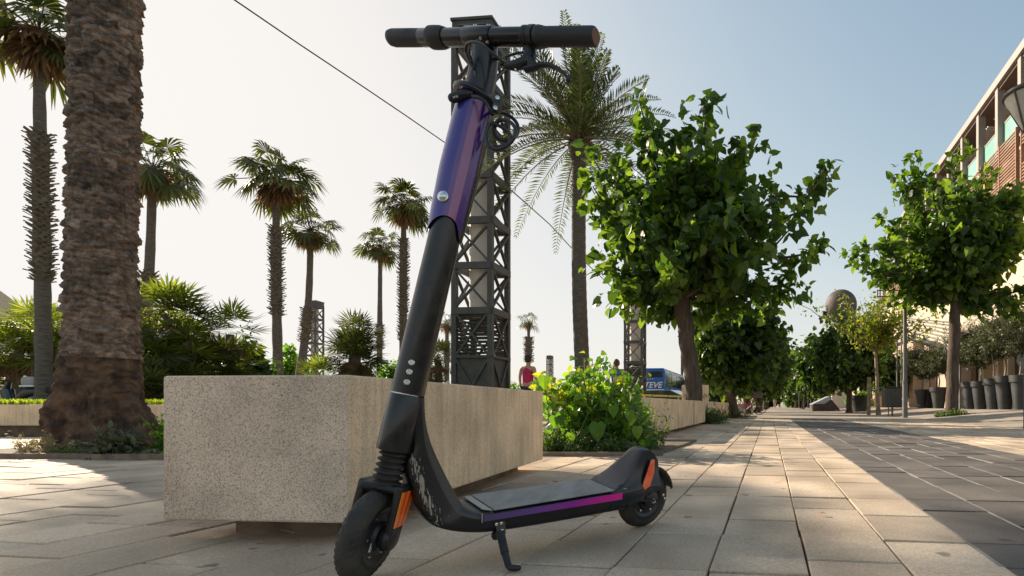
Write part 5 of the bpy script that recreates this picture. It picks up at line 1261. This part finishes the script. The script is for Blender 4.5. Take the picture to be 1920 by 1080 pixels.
def smoothpts(ps, n=6):
    ps = [Vector(p) for p in ps]; out = []
    for i in range(len(ps)-1):
        p0, p1, p2, p3 = ps[max(i-1, 0)], ps[i], ps[i+1], ps[min(i+2, len(ps)-1)]
        for k in range(n):
            t = k/n; out.append(.5*((2*p1)+(p2-p0)*t+(2*p0-5*p1+4*p2-p3)*t*t+(3*p1-p0-3*p2+p3)*t**3))
    return out+[ps[-1]]
for pts, r in (([(950, 124, 1.18), (938, 112, 1.17), (922, 98, 1.165), (905, 85, 1.165), (888, 79, 1.17), (877, 82, 1.18), (873, 95, 1.19), (878, 112, 1.195), (888, 130, 1.20)], .0032),
               ([(985, 98, 1.20), (965, 101, 1.21), (945, 108, 1.22), (930, 112, 1.235)], .003),
               ([(950, 110, 1.195), (935, 108, 1.21), (918, 110, 1.22)], .0028),
               ([(880, 84, 1.18), (880, 100, 1.185), (886, 118, 1.2), (892, 140, 1.205), (890, 155, 1.21)], .0026)):
    MB().tube(smoothpts([at(*p) for p in pts]), r, 8).build('brake_cable', M['cable'], SC, smooth=60)
# deck beam: one continuous body from head tube to the rear
st_ = [((798, 742), (768, 765), .026, 3), ((800, 790), (772, 838), .031, 3.6), ((811, 833), (763, 868), .036, 4), ((828, 872), (766, 903), .042, 4.5), ((847, 910), (780, 945), .051, 5), ((864, 940), (803, 980), .061, 6),
       ((882, 957), (840, 999), .070, 7), ((908, 963), (890, 1003), .0765, 6), ((960, 955), (945, 997), .078, 8), ((1060, 939), (1060, 978), .078, 8), ((1172, 920), (1172, 957), .078, 8)]
m = MB(); V = []; F = []; nn = 32; rings = []
prev = []
for (U_, L_, hw, ex) in st_:
    tt = hw*.75 if hw < .07 else .078
    s1, u1 = su(*U_, tt); s2, u2 = su(*L_, tt); rings.append((s1, u1, s2, u2, hw, ex))
# resample smoothly
def cr1(v, t):
    n_ = len(v)-1; i = min(int(t*n_), n_-1); f = t*n_-i; p0, p1, p2, p3 = v[max(i-1, 0)], v[i], v[i+1], v[min(i+2, n_)]
    return .5*((2*p1)+(p2-p0)*f+(2*p0-5*p1+4*p2-p3)*f*f+(3*p1-p0-3*p2+p3)*f**3)
NR = 60
for i in range(NR+1):
    t_ = i/NR; s1, u1, s2, u2, hw, ex = (cr1([r_[j] for r_ in rings], t_) for j in range(6))
    c = ((s1+s2)/2, (u1+u2)/2); h = (s1-c[0], u1-c[1])
    for k in range(nn):
        a = 2*math.pi*k/nn; ca, sa = math.cos(a), math.sin(a)
        q = (abs(ca)**ex+abs(sa)**ex)**(-1/ex); x_, y_ = ca*q, sa*q
        V.append(Ls(c[0]+h[0]*y_, x_*hw, c[1]+h[1]*y_))
for i in range(NR):
    for k in range(nn): F.append((i*nn+k, i*nn+(k+1) % nn, (i+1)*nn+(k+1) % nn, (i+1)*nn+k))
F += [tuple(range(nn)), tuple(NR*nn+k for k in range(nn-1, -1, -1))]
# scratched black paint: the wear sits on the front ridge of the beam
sm_ = mat('scratched_black_paint', (.007, .007, .008), .3, c2=(.012, .012, .0125), nscale=14)
t_ = sm_.node_tree; N = t_.nodes; Lk = t_.links; b_ = N['Principled BSDF']; src = b_.inputs['Base Color'].links[0].from_socket
tc = N.new('ShaderNodeTexCoord'); nz = N.new('ShaderNodeTexNoise'); nz.inputs['Scale'].default_value = 330; nz.inputs['Detail'].default_value = 8
mp = N.new('ShaderNodeMapping'); mp.inputs['Scale'].default_value = (1, 1, .18); Lk.new(tc.outputs['Object'], mp.inputs[0]); Lk.new(mp.outputs[0], nz.inputs['Vector'])
# distance from the wear line, in the scooter's lengthwise plane (object space)
def vdist(a, bb):
    sub = N.new('ShaderNodeVectorMath'); sub.operation = 'SUBTRACT'; Lk.new(tc.outputs['Object'], sub.inputs[0]); sub.inputs[1].default_value = tuple(a)
    d = (bb-a); Ld = d.length; d = d.normalized()
    dt = N.new('ShaderNodeVectorMath'); dt.operation = 'DOT_PRODUCT'; Lk.new(sub.outputs[0], dt.inputs[0]); dt.inputs[1].default_value = tuple(d)
    cl = N.new('ShaderNodeClamp'); Lk.new(dt.outputs['Value'], cl.inputs[0]); cl.inputs[1].default_value = 0; cl.inputs[2].default_value = Ld
    sc2 = N.new('ShaderNodeVectorMath'); sc2.operation = 'SCALE'; sc2.inputs[0].default_value = tuple(d); Lk.new(cl.outputs[0], sc2.inputs['Scale'])
    s3 = N.new('ShaderNodeVectorMath'); s3.operation = 'DISTANCE'; Lk.new(sub.outputs[0], s3.inputs[0]); Lk.new(sc2.outputs[0], s3.inputs[1]); return s3.outputs['Value']
wa, wb, wc = (pick(774, 858, .035)-SF), (pick(795, 925, .045)-SF), (pick(822, 980, .055)-SF)
mn = N.new('ShaderNodeMath'); mn.operation = 'MINIMUM'; Lk.new(vdist(wa, wb), mn.inputs[0]); Lk.new(vdist(wb, wc), mn.inputs[1])
mr = N.new('ShaderNodeMapRange'); mr.inputs['From Min'].default_value = .004; mr.inputs['From Max'].default_value = .018; mr.inputs['To Min'].default_value = .50; mr.inputs['To Max'].default_value = .74; Lk.new(mn.outputs[0], mr.inputs['Value'])
gt = N.new('ShaderNodeMath'); gt.operation = 'GREATER_THAN'; Lk.new(nz.outputs[0], gt.inputs[0]); Lk.new(mr.outputs[0], gt.inputs[1])
mx = N.new('ShaderNodeMixRGB'); Lk.new(gt.outputs[0], mx.inputs[0]); Lk.new(src, mx.inputs[1]); mx.inputs[2].default_value = (.33, .29, .23, 1); Lk.new(mx.outputs[0], b_.inputs['Base Color'])
rm = N.new('ShaderNodeMapRange'); rm.inputs['To Min'].default_value = .30; rm.inputs['To Max'].default_value = .6; Lk.new(gt.outputs[0], rm.inputs['Value']); Lk.new(rm.outputs[0], b_.inputs['Roughness'])
edge_ = mat('lit_edge_paint', (.035, .030, .026), .38, c2=(.06, .05, .042), nscale=20)  # lighter brown paints in the light caught along the beam's upper edge
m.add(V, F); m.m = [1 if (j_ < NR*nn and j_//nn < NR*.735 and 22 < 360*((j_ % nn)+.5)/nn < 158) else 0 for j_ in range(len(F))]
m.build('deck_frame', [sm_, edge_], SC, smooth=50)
# deck surface
ds0, du0 = su(914, 962, .078); ds1, du1 = su(1178, 918.5, .078)
def strip(pts, off, name, m_, par, **k):
    mb = MB(); mb.prism(pts, off); return mb.build(name, m_, par, **k)
e = .0012
def dk(f, t, du=0): return Ls(ds0+(ds1-ds0)*f, t, du0+(du1-du0)*f+du)
strip([dk(.045, -.073, e), dk(.045, .073, e), dk(1.0, .073, e), dk(1.0, -.073, e)], EU*.0028, 'deck_mat', M['deck_mat'], SC, bevel=.001)
strip([dk(-.012, -.058, .003), dk(-.012, .058, .003), dk(.036, .072, .001), dk(.036, -.072, .001)], EU*.002, 'front_deck_plate', M['plate'], SC)
# coloured side strips, with the real paint fade from violet to magenta
gm = mat('violet_to_magenta_strip', (.2, .02, .2), .35, coat=.2); t_ = gm.node_tree; N = t_.nodes; tc = N.new('ShaderNodeTexCoord')
dt = N.new('ShaderNodeVectorMath'); dt.operation = 'DOT_PRODUCT'; t_.links.new(tc.outputs['Object'], dt.inputs[0]); dt.inputs[1].default_value = tuple(SA)
mr = N.new('ShaderNodeMapRange'); mr.inputs['From Min'].default_value = ds0; mr.inputs['From Max'].default_value = ds1; t_.links.new(dt.outputs['Value'], mr.inputs['Value'])
rp = N.new('ShaderNodeValToRGB'); t_.links.new(mr.outputs[0], rp.inputs[0]); el = rp.color_ramp.elements
el[0].position = 0; el[0].color = (.085, .06, .16, 1); el[1].position = 1; el[1].color = (.85, .01, .30, 1)
for p_, c_ in ((.3, (.15, .06, .27)), (.55, (.30, .02, .32)), (.8, (.66, .01, .30))): q = el.new(p_); q.color = rgb(c_)
t_.links.new(rp.outputs[0], N['Principled BSDF'].inputs['Base Color'])
for sg in (1, -1):
    tt = .078*sg; a0 = su(906, 967, .078); a1 = su(906, 978, .078); b1 = su(1166, 936, .078); b0 = su(1167, 923.5, .078)
    strip([Ls(a0[0], tt+.0006*sg, a0[1]), Ls(b0[0], tt+.0006*sg, b0[1]), Ls(b1[0], tt+.0006*sg, b1[1]), Ls(a1[0], tt+.0006*sg, a1[1])], ET*.0012*sg, 'side_strip', gm, SC)
q0 = su(904, 963, .078); q1 = su(904, 980, .078)
strip([Ls(q0[0]-.002, .0779, q0[1]), Ls(q0[0]+.0004, .0779, q0[1]), Ls(q1[0]+.0004, .0779, q1[1]), Ls(q1[0]-.002, .0779, q1[1])], ET*.002, 'seam_trim', M['silver'], SC)
# rear fender hump (a hollow shell over the rear wheel)
m = MB(); V = []; F = []; nn = 26
prof_f = [(.615, .157, .0785, .100, .0), (.650, .165, .0785, .102, .12), (.682, .185, .077, .104, .35), (.712, .214, .074, .108, .6), (.738, .243, .070, .112, .8), (.757, .262, .066, .118, .9), (.775, .268, .063, .125, .95), (.795, .263, .060, .13, .95), (.815, .250, .058, .135, .95), (.832, .228, .056, .14, .95)]
NRf = 40
for i in range(NRf+1):
    t_ = i/NRf; s_, ut, hw, ub, rd = (cr1([p[j] for p in prof_f], t_) for j in range(5))
    base_u = .152
    for k in range(nn+1):
        f = -1+2*k/nn; af = abs(f)
        # narrow crown above a wide shoulder
        wtop = hw*(1-.52*rd)
        if af < .4: x_ = f/.4*wtop; u = ut-.006*rd*(af/.4)**3
        elif af < .8:
            g_ = (af-.4)/.4; e_ = g_**1.0; x_ = math.copysign(wtop+(hw-wtop)*(g_**1.5), f); u = ut-.006*rd+(base_u-ut+.006*rd)*min(1, (1-(1-g_)**1.25))
        else: g_ = (af-.8)/.2; x_ = math.copysign(hw, f); u = base_u+(ub-base_u)*g_
        if i == NRf or True: V.append(Ls(s_, x_, u))
for i in range(NRf):
    for k in range(nn): a = i*(nn+1)+k; F.append((a, a+1, a+nn+2, a+nn+1))
m.add(V, F); fo = m.build('rear_fender', M['fender'], SC, smooth=50); sd2 = fo.modifiers.new('shell', 'SOLIDIFY'); sd2.thickness = .003; sd2.offset = -1
bvm = None
# peeling red light strip down the trailing edge of the fender side
for sg in (1, -1):
    P = [su(1222, 862, .045), su(1228, 862, .045), su(1225, 885, .05), su(1216, 910, .055), su(1204, 918, .058), su(1199, 920, .058), su(1206, 900, .057), su(1214, 882, .052)]
    tl = [.037, .037, .047, .056, .0600, .0600, .056, .047]
    rng3 = random.Random(3); pts = []
    for (a, b_), t3 in zip(P, tl): pts.append(Ls(a, (t3+.0045)*sg, b_))
    strip(pts, ET*.003*sg, 'side_reflector', M['red_worn'], SC)
# inner mudguard behind the wheel
m = MB(); RC = Ls(.803, 0, .100); V = []; F = []
for i in range(13):
    a = R(72-i*4.9); rr = .110
    for j, tt in enumerate((-.030, -.026, .026, .030)): V.append(RC+SA*rr*math.cos(a)+EU*rr*math.sin(a)+ET*tt+(EU*0 if j in (1, 2) else -(SA*math.cos(a)+EU*math.sin(a))*.012))
for i in range(12):
    for j in range(3): F.append((i*4+j, i*4+j+1, i*4+j+5, i*4+j+4))
m.add(V, F); mg = m.build('mudguard', M['black_plastic'], SC, smooth=60); q = mg.modifiers.new('shell', 'SOLIDIFY'); q.thickness = .003
rear = wheel(SC, RC+EU*-.004, ET, .097, .023, (0, 0, 1))
for sg in (1, -1):
    m = MB(); a, b_, c_ = Ls(.655, .036*sg, .118), Ls(.74, .040*sg, .112), Ls(.803, .042*sg, .100)
    m.bar(a, b_, .03, .008, up=ET.cross(SA)); m.bar(b_, c_+SA*.018, .042, .0082, up=ET.cross(SA)); m.lathe(RC+ET*.040*sg, ET*sg, [(.026, 0), (.027, .006), (.02, .01), (.001, .011)], 24)
    br_ = m.build('dropout', M['black_plastic'], SC, smooth=30)
    m = MB(); m.lathe(RC+ET*.050*sg, ET*sg, [(.009, 0), (.009, .006), (.006, .0065), (.0055, .012), (.001, .013)], 6); m.build('axle_nut', M['silver'], br_)
    m = MB(); m.lathe(Ls(.85, .043*sg, .112), ET*sg, [(.005, 0), (.005, .005), (.001, .006)], 10); m.lathe(Ls(.856, .043*sg, .10), ET*sg, [(.004, 0), (.004, .006), (.001, .007)], 10); m.build('bolt', M['silver'], SC)
# kickstand
kb0 = pick(936, 985, .080); kd = MB()
kd.prism([pick(926, 979, .0795), pick(946, 977, .0795), pick(948, 1000, .0795), pick(934, 1004, .0795)], ET*.003); ks = kd.build('stand_bracket', M['steel_dark'], SC, bevel=.001)
for px, py, r_ in ((930, 983, .0042), (939, 981, .0042), (941, 994, .0036), (939, 999, .003)): MB().lathe(pick(px, py, .0825), ET, [(r_, 0), (r_, .003), (r_*.6, .0036), (r_*.5, .001)], 12).build('bolt', M['silver'], ks)
foot = at(955, 1070, 1.285); foot.z = .0062
m = MB(); k0 = pick(937, 1003, .075); ft = foot
k1 = k0.lerp(ft, .55)
m.tube([pick(928, 1004, .06), k0], [.012, .011], 10); m.tube([k0+Vector((0, 0, .012)), k1], [.0105, .010], 14); m.tube([k1, k0.lerp(ft, .92), ft+Vector((.002, 0, .003)), ft+Vector((.013, 0, .0015)), ft+Vector((.022, .0, .0018))], [.0085, .0078, .0078, .0075, .0065], 14); m.ball(ft+Vector((.022, 0, .0022)), .0068, 12, 8)
m.build('side_stand', M['black_plastic'], SC, smooth=60)
# cable lock hanging on the neck
LKp = AX(1.112); T = thing('cable_lock', tuple(LKp), 'coiled black cable lock looped around the scooter neck', 'bike lock'); T['_org'] = tuple(LKp)
v2 = towards_cam(LKp); r2 = AA.cross(v2); r2 = r2 if r2.x > 0 else -r2
ring = [LKp+AA*(.006-.010*math.sin(a))+(v2*math.cos(a)+r2*math.sin(a))*.047 for a in [k*2*math.pi/40 for k in range(40)]]
m = MB(); m.tube(ring, .0068, 10, closed=True); m.build('clamp_ring', M['cable'], T, smooth=60)
m = MB(); a0 = at(870, 177, 1.20); m.tube([at(887, 176, 1.195), at(872, 177, 1.19), at(858, 181, 1.19), at(849, 184, 1.19)], [.007, .009, .0115, .0105], 14); m.ball(at(849, 184, 1.19), .0105, 12, 8); lk = m.build('lock_head', M['black_plastic'], T, smooth=60)
m = MB()
for k in range(4):
    q = at(850+2.6*k, 182.5-.6*k, 1.1793); m.box(q, (.0012, .001, .0045), (1, 0, .3), (0, 1, 0), (-.3, 0, 1))
m.build('number_marks', M['sticker'], lk)
m = MB(); m.tube([at(925, 182, 1.2), at(936, 192, 1.2), at(941, 203, 1.2)], [.008, .013, .009], 12); m.tube([at(927, 200, 1.195), at(938, 206, 1.195)], [.01, .009], 10); m.build('lock_bracket', M['steel_dark'], T, smooth=60)
for px, py in ((929, 203), (933, 184)): MB().lathe(at(px, py, 1.184), (.3, -1, .1), [(.0048, 0), (.0048, .003), (.002, .0035)], 12).build('bolt', M['silver'], T)
coil = []
for k in range(0, 86):
    a = math.pi*.75-k*2*math.pi/30; ex = k/86; cxp, cyp = 936+9*math.sin(k*.075), 240+19*ex; rx, ry = 23+7*math.sin(k*.19), 24+6*math.cos(k*.13)
    coil.append(at(cxp+rx*math.cos(a), cyp-ry*math.sin(a), 1.215+.022*math.sin(a*.5+k*.05)))
pts = [at(886, 181, 1.185), at(900, 184, 1.18), at(914, 196, 1.182), at(923, 214, 1.19)]+coil[2:]
m = MB(); m.tube(smoothpts(pts, 3), .0042, 10); m.build('coiled_cable', M['cable'], T, smooth=60)
